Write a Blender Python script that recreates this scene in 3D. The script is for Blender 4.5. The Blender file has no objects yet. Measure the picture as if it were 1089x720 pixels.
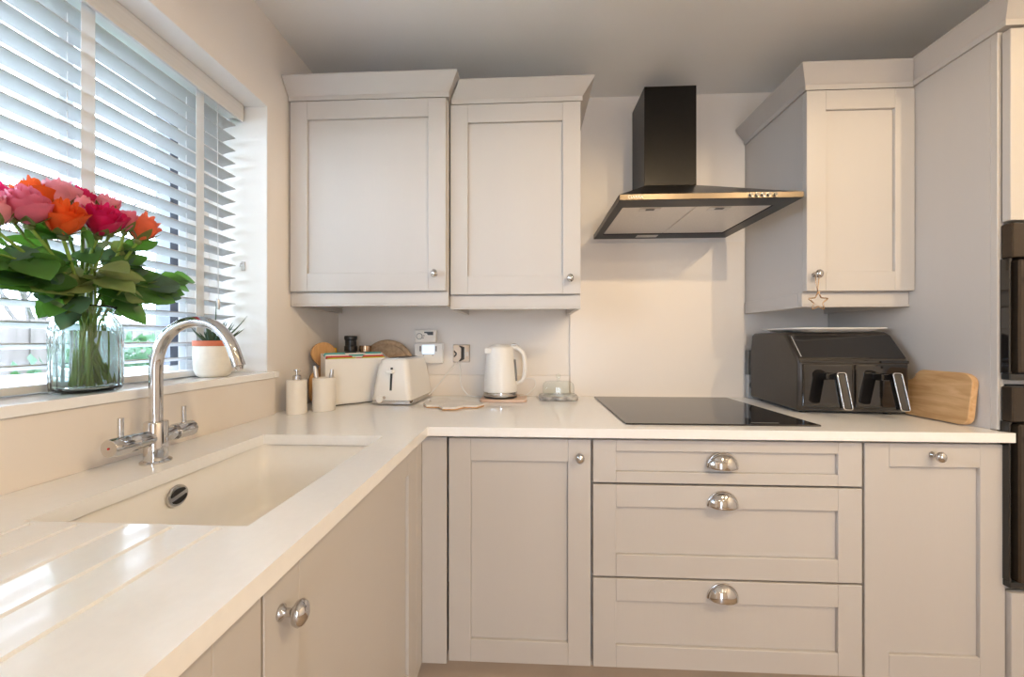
import bpy, bmesh, math, random
from mathutils import Matrix, Vector, Euler
PI = math.pi
sc = bpy.context.scene
COL = sc.collection

# ---------------------------------------------------------------- camera, world, exposure
cam_d = bpy.data.cameras.new('camera')
cam = bpy.data.objects.new('camera', cam_d); COL.objects.link(cam)
cam_d.sensor_width = 36.0
cam_d.lens = 378.0 / 1089.0 * 36.0
cam_d.shift_y = -1.0 / 1089.0 * -1.0
cam_d.clip_start = 0.02
cam.location = (0, 0, 1.182)
cam.rotation_euler = (PI/2, 0, math.atan(16.5/378.0))
sc.camera = cam
sc.view_settings.view_transform = 'Standard'
sc.view_settings.look = 'None'
sc.view_settings.gamma = 1.0
sc.view_settings.exposure = 0.17
sc.view_settings.use_curve_mapping = False

SKY = 17.5            # overcast daylight
LAMP_W = [37, 37, 7, 7, 7]     # two ceiling downlights, then three added rear fill lamps, W
LAMP_COL = (1.0, .755, .455)
world = bpy.data.worlds.new('overcast_sky'); sc.world = world
world.use_nodes = True
bgn = world.node_tree.nodes['Background']
bgn.inputs[0].default_value = (0.68, 0.80, 1.0, 1)
bgn.inputs[1].default_value = SKY
# daylight portals in the window and the added rear opening (they only guide sampling of the sky)
def portal(loc, rot, sx, sy):
    l = bpy.data.lights.new('daylight_portal', 'AREA'); l.shape = 'RECTANGLE'; l.size = sx; l.size_y = sy
    l.cycles.is_portal = True
    o = bpy.data.objects.new('daylight_portal', l); COL.objects.link(o)
    o.location = loc; o.rotation_euler = rot
portal((-1.20, 0.445, 1.545), (0, -PI/2, 0), 1.0, 1.6)
portal((0.43, -2.62, 1.05), (PI/2, 0, 0), .46, 2.0)
LAMP_POS = [(0.92, -0.22), (1.72, -0.30), (0.92, -1.45), (1.80, -1.45), (-.15, -1.9)]  # first two cast the main shadows; the rear three are added fill
LAMP_LB = ['recessed downlight nearest the hood, above and in front of the hob', 'recessed downlight nearest the tall oven housing', 'added fill lamp in the middle of the unseen rear row', 'added fill lamp in the unseen rear row nearest the right wall', 'added fill lamp in the unseen rear row nearest the window wall']

# ---------------------------------------------------------------- materials
def mat(name, col, rough=0.5, metal=0.0, coat=0.0, var=0.0, vscale=8.0, bump=0.0, bscale=60.0, stretch=None, spec=0.5, col2=None, emit=None, estr=0.0):
    m = bpy.data.materials.new(name); m.use_nodes = True
    nt = m.node_tree; b = nt.nodes['Principled BSDF']
    b.inputs['Base Color'].default_value = (*col, 1)
    b.inputs['Roughness'].default_value = rough
    b.inputs['Metallic'].default_value = metal
    b.inputs['Specular IOR Level'].default_value = spec
    if coat: b.inputs['Coat Weight'].default_value = coat; b.inputs['Coat Roughness'].default_value = 0.08
    if emit: b.inputs['Emission Color'].default_value = (*emit, 1); b.inputs['Emission Strength'].default_value = estr
    if var or bump or col2:
        tc = nt.nodes.new('ShaderNodeTexCoord'); mp = nt.nodes.new('ShaderNodeMapping')
        nt.links.new(tc.outputs['Object'], mp.inputs[0])
        if stretch: mp.inputs['Scale'].default_value = stretch
        n = nt.nodes.new('ShaderNodeTexNoise'); n.inputs['Scale'].default_value = vscale; n.inputs['Detail'].default_value = 5
        nt.links.new(mp.outputs[0], n.inputs['Vector'])
        if var or col2:
            r = nt.nodes.new('ShaderNodeValToRGB')
            r.color_ramp.elements[0].position = 0.3; r.color_ramp.elements[1].position = 0.7
            c2 = col2 if col2 else tuple(min(1, c*(1+var)) for c in col)
            c1 = col if col2 else tuple(c*(1-var) for c in col)
            r.color_ramp.elements[0].color = (*c1, 1); r.color_ramp.elements[1].color = (*c2, 1)
            nt.links.new(n.outputs[0], r.inputs[0]); nt.links.new(r.outputs[0], b.inputs['Base Color'])
        if bump:
            n2 = nt.nodes.new('ShaderNodeTexNoise'); n2.inputs['Scale'].default_value = bscale; n2.inputs['Detail'].default_value = 3
            nt.links.new(mp.outputs[0], n2.inputs['Vector'])
            bp = nt.nodes.new('ShaderNodeBump'); bp.inputs['Strength'].default_value = bump; bp.inputs['Distance'].default_value = 0.002
            nt.links.new(n2.outputs[0], bp.inputs['Height']); nt.links.new(bp.outputs[0], b.inputs['Normal'])
    return m

def mat_wood(name, c1, c2, scale=6.0, rough=0.5, axis='X'):
    m = bpy.data.materials.new(name); m.use_nodes = True
    nt = m.node_tree; b = nt.nodes['Principled BSDF']; b.inputs['Roughness'].default_value = rough
    tc = nt.nodes.new('ShaderNodeTexCoord'); mp = nt.nodes.new('ShaderNodeMapping')
    mp.inputs['Scale'].default_value = {'X': (1, 7, 7), 'Y': (7, 1, 7), 'Z': (7, 7, 1)}[axis]
    nt.links.new(tc.outputs['Object'], mp.inputs[0])
    n = nt.nodes.new('ShaderNodeTexNoise'); n.inputs['Scale'].default_value = scale; n.inputs['Detail'].default_value = 6; n.inputs['Distortion'].default_value = 0.8
    nt.links.new(mp.outputs[0], n.inputs['Vector'])
    r = nt.nodes.new('ShaderNodeValToRGB'); r.color_ramp.elements[0].position = 0.32; r.color_ramp.elements[1].position = 0.68
    r.color_ramp.elements[0].color = (*c1, 1); r.color_ramp.elements[1].color = (*c2, 1)
    nt.links.new(n.outputs[0], r.inputs[0]); nt.links.new(r.outputs[0], b.inputs['Base Color'])
    return m

def mat_pane(name, g0=0.03, g1=0.5):
    m = bpy.data.materials.new(name); m.use_nodes = True; nt = m.node_tree
    nt.nodes.remove(nt.nodes['Principled BSDF']); out = nt.nodes['Material Output']
    t = nt.nodes.new('ShaderNodeBsdfTransparent'); t.inputs[0].default_value = (0.97, 0.99, 0.98, 1)
    g = nt.nodes.new('ShaderNodeBsdfGlossy'); g.inputs['Roughness'].default_value = 0.02
    f = nt.nodes.new('ShaderNodeLayerWeight'); f.inputs[0].default_value = 0.5
    pw = nt.nodes.new('ShaderNodeMath'); pw.operation = 'POWER'; pw.inputs[1].default_value = 4.0
    ma = nt.nodes.new('ShaderNodeMath'); ma.operation = 'MULTIPLY_ADD'; ma.inputs[1].default_value = g1; ma.inputs[2].default_value = g0
    mx = nt.nodes.new('ShaderNodeMixShader')
    nt.links.new(f.outputs['Facing'], pw.inputs[0]); nt.links.new(pw.outputs[0], ma.inputs[0])
    nt.links.new(ma.outputs[0], mx.inputs[0]); nt.links.new(t.outputs[0], mx.inputs[1]); nt.links.new(g.outputs[0], mx.inputs[2])
    nt.links.new(mx.outputs[0], out.inputs['Surface'])
    return m

def mat_glass(name, col, rough=0.01, ior=1.45):
    m = bpy.data.materials.new(name); m.use_nodes = True; b = m.node_tree.nodes['Principled BSDF']
    b.inputs['Base Color'].default_value = (*col, 1); b.inputs['Transmission Weight'].default_value = 1.0
    b.inputs['Roughness'].default_value = rough; b.inputs['IOR'].default_value = ior
    return m

def mat_translucent(name, col, tr, amount=0.4, rough=0.5, lo=0.78, hi=1.15):
    m = bpy.data.materials.new(name); m.use_nodes = True; nt = m.node_tree; b = nt.nodes['Principled BSDF']; out = nt.nodes['Material Output']
    b.inputs['Base Color'].default_value = (*col, 1); b.inputs['Roughness'].default_value = rough
    tc = nt.nodes.new('ShaderNodeTexCoord'); n = nt.nodes.new('ShaderNodeTexNoise'); n.inputs['Scale'].default_value = 40
    nt.links.new(tc.outputs['Object'], n.inputs['Vector'])
    r = nt.nodes.new('ShaderNodeValToRGB'); r.color_ramp.elements[0].position = 0.3; r.color_ramp.elements[1].position = 0.7
    r.color_ramp.elements[0].color = (*[c*lo for c in col], 1); r.color_ramp.elements[1].color = (*[min(1, c*hi) for c in col], 1)
    nt.links.new(n.outputs[0], r.inputs[0]); nt.links.new(r.outputs[0], b.inputs['Base Color'])
    t = nt.nodes.new('ShaderNodeBsdfTranslucent'); t.inputs[0].default_value = (*tr, 1)
    mx = nt.nodes.new('ShaderNodeMixShader'); mx.inputs[0].default_value = amount
    nt.links.new(b.outputs[0], mx.inputs[1]); nt.links.new(t.outputs[0], mx.inputs[2]); nt.links.new(mx.outputs[0], out.inputs['Surface'])
    return m

M = {
 'wall': mat('wall_paint', (0.84, 0.79, 0.745), 0.75, var=0.015, vscale=3, bump=0.05, bscale=120),
 'ceiling': mat('ceiling_paint', (0.90, 0.895, 0.89), 0.85, var=0.01, vscale=2),
 'reveal': mat('white_paint', (0.86, 0.86, 0.85), 0.6, var=0.01, vscale=4),
 'paint': mat('cabinet_paint', (0.57, 0.54, 0.518), 0.42, var=0.015, vscale=5, bump=0.12, bscale=90, stretch=(1, 1, 0.12)),
 'carcass': mat('cabinet_inside', (0.62, 0.60, 0.57), 0.6, var=0.02),
 'top': mat('quartz', (0.92, 0.91, 0.90), 0.10, var=0.012, vscale=90, spec=0.5),
 'sink': mat('composite_sink', (0.90, 0.875, 0.84), 0.22, var=0.01, vscale=30),
 'splash': mat('splash_panel', (0.83, 0.76, 0.69), 0.3, var=0.01, vscale=3),
 'plinth': mat('plinth_board', (0.42, 0.33, 0.25), 0.5, var=0.05),
 'floor': mat_wood('floor_boards', (0.40, 0.29, 0.20), (0.52, 0.40, 0.28), 3, 0.45, 'Y'),
 'chrome': mat('chrome', (0.60, 0.59, 0.585), 0.07, 1.0, var=0.01),
 'steel': mat('brushed_steel', (0.62, 0.60, 0.58), 0.28, 1.0, var=0.05, vscale=30),
 'black': mat('black_steel', (0.012, 0.0105, 0.0095), 0.30, 0.5, var=0.1, vscale=50),
 'band': mat('bronzed_steel', (0.125, 0.10, 0.075), 0.32, 0.9, var=0.06, vscale=20, stretch=(0.2, 4, 4)),
 'filter': mat('filter_mesh', (0.72, 0.69, 0.65), 0.42, 0.75, var=0.05, vscale=300),
 'hob': mat('hob_glass', (0.012, 0.010, 0.010), 0.06, 0.0, spec=0.9, var=0.1),
 'plastic': mat('black_plastic', (0.035, 0.029, 0.025), 0.30, 0, var=0.08, vscale=90, bump=0.05, bscale=300),
 'gloss': mat('black_gloss', (0.008, 0.007, 0.007), 0.05, 0, spec=0.8, var=0.05),
 'oven': mat('oven_front', (0.060, 0.046, 0.034), 0.20, 0.6, var=0.08, vscale=60),
 'white': mat('white_plastic', (0.84, 0.82, 0.79), 0.28, var=0.01),
 'cream': mat('cream_ceramic', (0.84, 0.79, 0.72), 0.35, var=0.02, vscale=20),
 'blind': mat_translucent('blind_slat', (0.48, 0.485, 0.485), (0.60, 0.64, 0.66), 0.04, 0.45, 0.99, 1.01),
 'tape': mat_translucent('ladder_tape', (0.76, 0.76, 0.76), (0.8, 0.84, 0.86), 0.3, 0.9, 0.97, 1.02),
 'valance': mat('valance_board', (0.66, 0.65, 0.64), 0.5, var=0.05, vscale=14, stretch=(1, 0.15, 6)),
 'frame': mat('window_frame', (0.84, 0.85, 0.85), 0.35, var=0.01),
 'gasket': mat('dark_window_seal', (0.10, 0.11, 0.14), 0.5, var=0.05),
 'pane': mat_pane('window_glass'),
 'vase': mat_glass('vase_glass', (0.86, 0.97, 0.955)),
 'water': mat_glass('vase_water', (0.97, 0.99, 0.97), 0.0, 1.33),
 'clear': mat_pane('dish_glass', 0.03, 0.9),
 'stem': mat_translucent('rose_stem', (0.22, 0.36, 0.06), (0.3, 0.5, 0.05), 0.15),
 'leaf': mat_translucent('rose_leaf', (0.045, 0.12, 0.028), (0.18, 0.45, 0.04), 0.26, 0.38),
 'leaf2': mat_translucent('pale_rose_leaf', (0.19, 0.24, 0.08), (0.25, 0.4, 0.08), 0.22, 0.45),
 'leaf3': mat_translucent('blue_green_rose_leaf', (0.06, 0.12, 0.075), (0.10, 0.25, 0.09), 0.2, 0.4),
 'succ': mat('succulent_leaf', (0.035, 0.085, 0.055), 0.45, col2=(0.09, 0.15, 0.09), vscale=60),
 'terra': mat('terracotta', (0.58, 0.16, 0.08), 0.7, var=0.08, vscale=40),
 'potw': mat('chalky_white_glaze', (0.82, 0.78, 0.70), 0.75, var=0.04, vscale=60, bump=0.25, bscale=90),
 'soil': mat('potting_soil', (0.05, 0.035, 0.02), 0.95, var=0.3, vscale=120),
 'oak': mat_wood('honey_wood', (0.42, 0.20, 0.06), (0.62, 0.34, 0.13), 8, 0.5, 'Z'),
 'beech': mat_wood('pale_board_wood', (0.52, 0.29, 0.12), (0.72, 0.47, 0.25), 7, 0.42, 'Y'),
 'mango': mat_wood('round_board_wood', (0.38, 0.25, 0.15), (0.55, 0.39, 0.25), 7, 0.55, 'Y'),
 'marble': mat('white_marble', (0.84, 0.81, 0.77), 0.2, col2=(0.74, 0.71, 0.68), vscale=14),
 'gmarble': mat('grey_marble', (0.11, 0.10, 0.095), 0.2, col2=(0.62, 0.60, 0.57), vscale=26),
 'screen': mat('lit_lcd', (0.3, 0.4, 0.6), 0.3, emit=(0.62, 0.78, 1.0), estr=1.1),
 'dark': mat('dark_plastic', (0.02, 0.02, 0.02), 0.3, var=0.05),
 'grey': mat('grey_plastic', (0.20, 0.195, 0.19), 0.5, var=0.04),
 'lgrey': mat('light_grey_plastic', (0.52, 0.52, 0.52), 0.45, var=0.03),
 'teal': mat('teal_board', (0.05, 0.42, 0.44), 0.4, var=0.03),
 'red': mat('red_board', (0.60, 0.03, 0.04), 0.4, var=0.03),
 'lime': mat('lime_board', (0.52, 0.52, 0.03), 0.4, var=0.03),
 'yellow': mat('yellow_cap', (0.80, 0.50, 0.02), 0.4, var=0.03),
 'amber': mat('brown_jar', (0.10, 0.05, 0.02), 0.2, var=0.1),
 'pinkwood': mat_wood('pale_pink_board', (0.62, 0.42, 0.32), (0.74, 0.55, 0.44), 5, 0.3, 'X'),
 'rosegold': mat('bronze_wire', (0.50, 0.36, 0.25), 0.25, 1.0, var=0.04),
 'bulb': mat('lamp_lens', (1, 0.9, 0.7), 0.4, emit=(1.0, 0.74, 0.45), estr=14.0),
 'glow': mat('button_light', (1, 0.4, 0.2), 0.4, emit=(1.0, 0.35, 0.15), estr=1.6),
 'letter': mat('pale_lettering', (0.85, 0.82, 0.78), 0.4),
 'grass': mat('lawn', (0.10, 0.17, 0.05), 0.9, var=0.3, vscale=6),
 'bounce_slab': mat('bounce_ground_stone', (0.30, 0.29, 0.28), 0.8, var=0.08, vscale=5),
 'fence': mat_wood('fence_boards', (0.07, 0.06, 0.05), (0.12, 0.10, 0.09), 2, 0.8, 'Z'),
 'shrub': mat_translucent('shrub_leaf', (0.025, 0.07, 0.03), (0.05, 0.12, 0.04), 0.3),
 'bark': mat('bark', (0.07, 0.06, 0.055), 0.9, var=0.2, vscale=20),
 'blossom': mat_translucent('blossom', (0.70, 0.22, 0.28), (0.8, 0.3, 0.35), 0.3),
 'brick': mat('pale_render', (0.62, 0.56, 0.50), 0.9, var=0.05),
}
ROSE = {
 'magenta': mat_translucent('magenta_petal', (0.66, 0.012, 0.13), (0.9, 0.03, 0.2), 0.3),
 'pink': mat_translucent('pink_petal', (0.80, 0.20, 0.32), (0.95, 0.3, 0.42), 0.3),
 'lightpink': mat_translucent('light_pink_petal', (0.85, 0.34, 0.42), (0.95, 0.42, 0.5), 0.3),
 'orange': mat_translucent('orange_petal', (0.88, 0.13, 0.025), (1.0, 0.22, 0.04), 0.3),
 'coral': mat_translucent('coral_petal', (0.86, 0.17, 0.08), (1.0, 0.26, 0.12), 0.3),
}

# ---------------------------------------------------------------- helpers
WM = {}
def tag(o, label=None, cat=None, group=None, kind=None):
    if label: o['label'] = label
    if cat: o['category'] = cat
    if group: o['group'] = group
    if kind: o['kind'] = kind
    return o
def thing(name, label, cat, loc=(0, 0, 0), rz=0.0, group=None, rot=None):
    o = bpy.data.objects.new(name, None); COL.objects.link(o)
    o.empty_display_size = 0.05
    e = Euler(rot) if rot else Euler((0, 0, rz))
    o.location = loc; o.rotation_euler = e
    WM[o.name] = Matrix.Translation(loc) @ e.to_matrix().to_4x4()
    return tag(o, label, cat, group)
def obj(name, bm, m, parent=None, smooth=False, bevel=0.0, world=False, seg=2, solid=0.0, sub=0, label=None):
    if parent is not None:
        root = WM[parent.name]
        if world: bm.transform(root.inverted())
    bmesh.ops.recalc_face_normals(bm, faces=bm.faces)
    me = bpy.data.meshes.new(name); bm.to_mesh(me); bm.free()
    me.materials.append(m if not isinstance(m, str) else M[m])
    if smooth:
        for p in me.polygons: p.use_smooth = True
        if smooth != 'all': me.set_sharp_from_angle(angle=math.radians(38))
    o = bpy.data.objects.new(name, me); COL.objects.link(o)
    if parent is not None:
        o.parent = parent; WM[o.name] = WM[parent.name]
    else: WM[o.name] = Matrix.Identity(4)
    if solid:
        s = o.modifiers.new('s', 'SOLIDIFY'); s.thickness = solid; s.offset = 0
    if bevel:
        b = o.modifiers.new('b', 'BEVEL'); b.width = bevel; b.segments = seg; b.limit_method = 'ANGLE'; b.angle_limit = math.radians(50)
    if sub:
        s = o.modifiers.new('u', 'SUBSURF'); s.levels = sub; s.render_levels = sub
    if label: o['label'] = label
    return o
def struct(name, bm, m, **k):
    o = obj(name, bm, m, **k); o['kind'] = 'structure'; return o
def B(): return bmesh.new()
def box(bm, x0, x1, y0, y1, z0, z1, mtx=None):
    vs = [bm.verts.new(v) for v in ((x0,y0,z0),(x1,y0,z0),(x1,y1,z0),(x0,y1,z0),(x0,y0,z1),(x1,y0,z1),(x1,y1,z1),(x0,y1,z1))]
    for f in ((0,3,2,1),(4,5,6,7),(0,1,5,4),(1,2,6,5),(2,3,7,6),(3,0,4,7)): bm.faces.new([vs[i] for i in f])
    if mtx is not None: bmesh.ops.transform(bm, matrix=mtx, verts=vs)
    return bm
def prism(bm, pts, axis, a, b, mtx=None):
    """polygon pts (2-D) extruded along axis from a to b; the two coordinates are the remaining axes in order"""
    def v(p, t):
        return {'x': (t, p[0], p[1]), 'y': (p[0], t, p[1]), 'z': (p[0], p[1], t)}[axis]
    A = [bm.verts.new(v(p, a)) for p in pts]; C = [bm.verts.new(v(p, b)) for p in pts]
    n = len(pts); bm.faces.new(A); bm.faces.new(C[::-1])
    for i in range(n): bm.faces.new((A[i], C[i], C[(i+1) % n], A[(i+1) % n]))
    if mtx is not None: bmesh.ops.transform(bm, matrix=mtx, verts=A + C)
    return bm
def lathe(bm, prof, n=32, mtx=None, close=True, rib=None):
    """profile [(r, z)] turned about z"""
    rings = []; allv = []
    for r, z in prof:
        if r < 1e-6:
            v = bm.verts.new((0, 0, z)); rings.append([v]); allv.append(v); continue
        ring = []
        for i in range(n):
            a = 2*PI*i/n; rr = r*(rib(a, z) if rib else 1)
            v = bm.verts.new((rr*math.cos(a), rr*math.sin(a), z)); ring.append(v); allv.append(v)
        rings.append(ring)
    for A, C in zip(rings, rings[1:]):
        if len(A) == 1 and len(C) == 1: continue
        for i in range(n):
            j = (i+1) % n
            if len(A) == 1: bm.faces.new((A[0], C[i], C[j]))
            elif len(C) == 1: bm.faces.new((A[i], C[0], A[j]))
            else: bm.faces.new((A[i], C[i], C[j], A[j]))
    if close:
        for R in (rings[0], rings[-1]):
            if len(R) > 1: bm.faces.new(R)
    if mtx is not None: bmesh.ops.transform(bm, matrix=mtx, verts=allv)
    return bm
def smooth_path(pts, k=4):
    P = [Vector(p) for p in pts]; out = []
    for i in range(len(P)-1):
        p0 = P[max(i-1, 0)]; p1 = P[i]; p2 = P[i+1]; p3 = P[min(i+2, len(P)-1)]
        for s in range(k):
            t = s/k
            out.append(0.5*((2*p1) + (-p0+p2)*t + (2*p0-5*p1+4*p2-p3)*t*t + (-p0+3*p1-3*p2+p3)*t**3))
    out.append(P[-1]); return out
def tube(bm, pts, r, n=10, closed=False, caps=True, k=0):
    P = smooth_path(pts, k) if k else [Vector(p) for p in pts]
    N = len(P); rings = []; prev = None
    for i, p in enumerate(P):
        if closed: d = (P[(i+1) % N] - P[i-1])
        else: d = P[min(i+1, N-1)] - P[max(i-1, 0)]
        d.normalize()
        if prev is None:
            u = d.orthogonal().normalized()
        else:
            u = (prev - d*prev.dot(d)).normalized()
        prev = u; w = d.cross(u)
        rr = r[min(int(i*len(r)/N), len(r)-1)] if isinstance(r, (list, tuple)) else r
        rings.append([bm.verts.new(p + (u*math.cos(2*PI*j/n) + w*math.sin(2*PI*j/n))*rr) for j in range(n)])
    pairs = list(zip(rings, rings[1:])) + ([(rings[-1], rings[0])] if closed else [])
    for A, C in pairs:
        for j in range(n): bm.faces.new((A[j], A[(j+1) % n], C[(j+1) % n], C[j]))
    if caps and not closed:
        bm.faces.new(rings[0]); bm.faces.new(rings[-1][::-1])
    return bm
def ellipsoid(bm, c, rx, ry, rz, n=20, m=12):
    prof = [(math.sin(PI*i/m), -math.cos(PI*i/m)) for i in range(m+1)]
    prof[0] = (0, -1); prof[-1] = (0, 1)
    return lathe(bm, prof, n, Matrix.Translation(c) @ Matrix.Diagonal((rx, ry, rz, 1)))
def T(x=0, y=0, z=0): return Matrix.Translation((x, y, z))
def R(a, ax): return Matrix.Rotation(a, 4, ax)
AXY = R(PI/2, 'X')        # turns a z axis into -y
def copy_tree(o, parent=None):
    c = o.copy(); COL.objects.link(c); c.parent = parent
    WM[c.name] = WM.get(o.name, Matrix.Identity(4))
    for ch in list(o.children): copy_tree(ch, c)
    return c
def roundrect(w, h, r, n=5):
    pts = []
    for cx, cy, a0 in ((w/2-r, h/2-r, 0), (-w/2+r, h/2-r, PI/2), (-w/2+r, -h/2+r, PI), (w/2-r, -h/2+r, 1.5*PI)):
        for i in range(n+1):
            a = a0 + PI/2*i/n; pts.append((cx + r*math.cos(a), cy + r*math.sin(a)))
    return pts

# ---------------------------------------------------------------- the room
WL, WB, ZC, ZW = -0.935, 1.72, 2.342, 0.91      # left wall, back wall, ceiling, worktop top
WY0, WY1, WZ0, WZ1 = -0.36, 1.240, 1.044, 2.022  # window opening in the left wall
RX, FY = 2.35, -2.60
struct('floor', box(B(), -1.25, RX+.1, FY-.1, WB+.1, -0.08, 0), 'floor')
struct('ceiling', box(B(), -1.25, RX+.1, FY-.1, WB+.1, ZC, ZC+.1), 'ceiling')
struct('wall_back', box(B(), -1.25, RX+.1, WB, WB+.12, 0, ZC), 'wall')
b = B()
box(b, -1.25, WL, FY, WY0, 0, ZC); box(b, -1.25, WL, WY1, WB, 0, ZC)
box(b, -1.25, WL, WY0, WY1, 0, WZ0); box(b, -1.25, WL, WY0, WY1, WZ1, ZC)
struct('wall_left', b, 'wall')
b = B()   # white painted lining of the window reveal
box(b, -1.165, WL-.0005, WY1-.003, WY1-.0005, WZ0, WZ1-.0005); box(b, -1.165, WL-.0005, WY0+.0005, WY0+.003, WZ0, WZ1-.0005); box(b, -1.165, WL-.0005, WY0+.003, WY1-.003, WZ1-.003, WZ1-.0005)
struct('trim_1', b, 'reveal')
struct('wall_right', box(B(), RX, RX+.1, FY, WB, 0, ZC), 'wall')
b = B()
box(b, -1.25, 0.2, FY-.1, FY, 0, ZC); box(b, .66, RX+.1, FY-.1, FY, 0, ZC); box(b, 0.2, .66, FY-.1, FY, 2.06, ZC); box(b, 0.2, .66, FY-.1, FY, 0, 0.04)
struct('wall_front', b, 'wall')
# window in the left wall
wf = B()
XF0, XF1 = -1.20, -1.15
box(wf, XF0, XF1, WY0, WY1-.003, WZ0, WZ0+.055); box(wf, XF0, XF1, WY0, WY1-.003, WZ1-.06, WZ1-.003)
box(wf, XF0, XF1, WY1-.058, WY1-.003, WZ0+.055, WZ1-.06); box(wf, XF0, XF1, WY0, WY0+.055, WZ0+.055, WZ1-.06)
box(wf, XF0, XF1, 1.118, 1.182, WZ0+.055, WZ1-.06); box(wf, XF0, XF1, 0.40, 0.47, WZ0+.055, WZ1-.06)
w1 = struct('window_1', wf, 'frame', bevel=.003)
s = B(); box(s, XF0+.004, XF1+.004, 1.092, 1.118, WZ0+.055, WZ1-.06); obj('seal', s, 'gasket', w1)
g = B(); box(g, -1.18, -1.176, WY0+.055, WY1-.06, WZ0+.055, WZ1-.06); obj('glass', g, 'pane', w1)
struct('trim_2', box(box(B(), -1.15, -0.907, WY0, WY1-.003, WZ0, 1.066), -.9345, -.907, WY1-.003, 1.262, WZ0, 1.066), 'top', bevel=.002)
# unseen glazed door added behind the camera to let in fill daylight
wf = B()
for x in (0.2, .60): box(wf, x, x+.06, FY-.07, FY-.02, .04, 2.06)
box(wf, 0.2, .66, FY-.07, FY-.02, .04, .12); box(wf, 0.2, .66, FY-.07, FY-.02, 1.99, 2.06)
w2 = struct('fill_door_1', wf, 'frame', bevel=.003)
obj('glass', box(B(), 0.24, .62, FY-.05, FY-.046, .1, 2.02), 'pane', w2)

# ---------------------------------------------------------------- garden beyond the window
gd = thing('lawn', 'green lawn outside the window', 'lawn', (-6, 0, -0.15))
gd['kind'] = 'structure'
obj('turf', box(B(), -9, 4.7, -12, 14, -.1, 0), 'grass', gd)
pv = thing('bounce_ground', 'pale ground added outside the window to bounce daylight indoors', 'bounce_ground', (-2, 0, -.149)); pv['kind'] = 'structure'  # added pale ground that bounces daylight up to the ceiling
obj('bounce_slab', box(box(B(), -2.75, -1.26, -6, 6, -.148, -.10), -1.2, 4, -6, -2.72, -.148, -.10), 'bounce_slab', pv, world=True)
rnd = random.Random(5)
fb = thing('garden_fence', 'weathered brown board fence outside the window', 'fence', (-4.6, 2.0, -0.15))
p = B()
for i in range(80):
    y = -5.5 + i*.14; box(p, -.012 + .015*(i % 2), .012 + .015*(i % 2), y, y+.138, 0.03, 1.52 + rnd.uniform(-.008, .008))
obj('boards', p, 'fence', fb)
for i in range(5):
    y = -5.5+i*2.8; obj('post', box(B(), -.08, -.015, y, y+.08, 0, 1.6), 'fence', fb)
def foliage(bm, n, c, rad, size, rn):
    for _ in range(n):
        d = Vector((rn.gauss(0, 1), rn.gauss(0, 1), rn.gauss(0, 1))).normalized() * rn.uniform(.55, 1)
        p0 = Vector((c[0] + d.x*rad[0], c[1] + d.y*rad[1], c[2] + d.z*rad[2]))
        e = Euler((rn.uniform(0, 6.3), rn.uniform(0, 6.3), rn.uniform(0, 6.3))).to_matrix(); s_ = size*rn.uniform(.6, 1.3)
        vs = [bm.verts.new(p0 + e @ Vector(q)*s_) for q in ((-.5, 0, 0), (0, -.28, .06), (.6, 0, 0), (0, .28, .06))]
        bm.faces.new(vs)
    return bm
for i, (x, y, h, r, lb) in enumerate(((-3.1, .9, 1.0, .75, 'bushy green shrub outside, behind the rose vase'), (-3.2, 2.9, 1.15, .95, 'round green shrub outside, beside the dark window upright'), (-3.3, 4.9, 1.0, .9, 'green shrub outside, farthest right behind the blind'))):
    t = thing('garden_shrub', lb, 'shrub', (x, y, -.15))
    obj('foliage', foliage(B(), 2600, (0, 0, h*.62), (r*.8, r, h*.6), .09, random.Random(i)), 'shrub', t)
    st = B()
    for k in range(4): tube(st, [(.03*k, 0, 0), (.1*(k-1.5), .1*(k-1.5), h*.7)], .015, 6)
    obj('stem', st, 'bark', t)
def tree(loc, h, seed, lb):
    rn = random.Random(seed); t = thing('bare_tree', lb, 'tree', loc); b_ = B(); tips = []
    def grow(p, d, L, r, lev):
        q = p + d*L; mid = (p+q)/2 + Vector((rn.uniform(-1, 1), rn.uniform(-1, 1), 0))*L*.06
        tube(b_, [p, mid, q], [r, r*.85, r*.7], 5 if lev else 8)
        if lev >= 5: tips.append(q); return
        for _ in range(3 if lev else 5):
            nd = (d + Vector((rn.uniform(-1, 1), rn.uniform(-1, 1), rn.uniform(-.3, .7)))*.75).normalized()
            grow(p + d*L*rn.uniform(.6, 1), nd, L*rn.uniform(.58, .78), r*.6, lev+1)
    grow(Vector((0, 0, 0)), Vector((0, 0, 1)), h*.34, .05, 0)
    obj('branches', b_, 'bark', t)
    f = B()
    for q in tips:
        if rn.random() < .22: foliage(f, 2, q, (.06, .06, .06), .055, rn)
    obj('blossom', f, 'blossom', t)
tree((-7.8, 2.0, -.15), 5.0, 3, 'bare tree with pink buds outside, above the roses')
tree((-8.0, 5.4, -.15), 5.0, 8, 'bare twiggy tree outside, right of the window upright')

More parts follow.
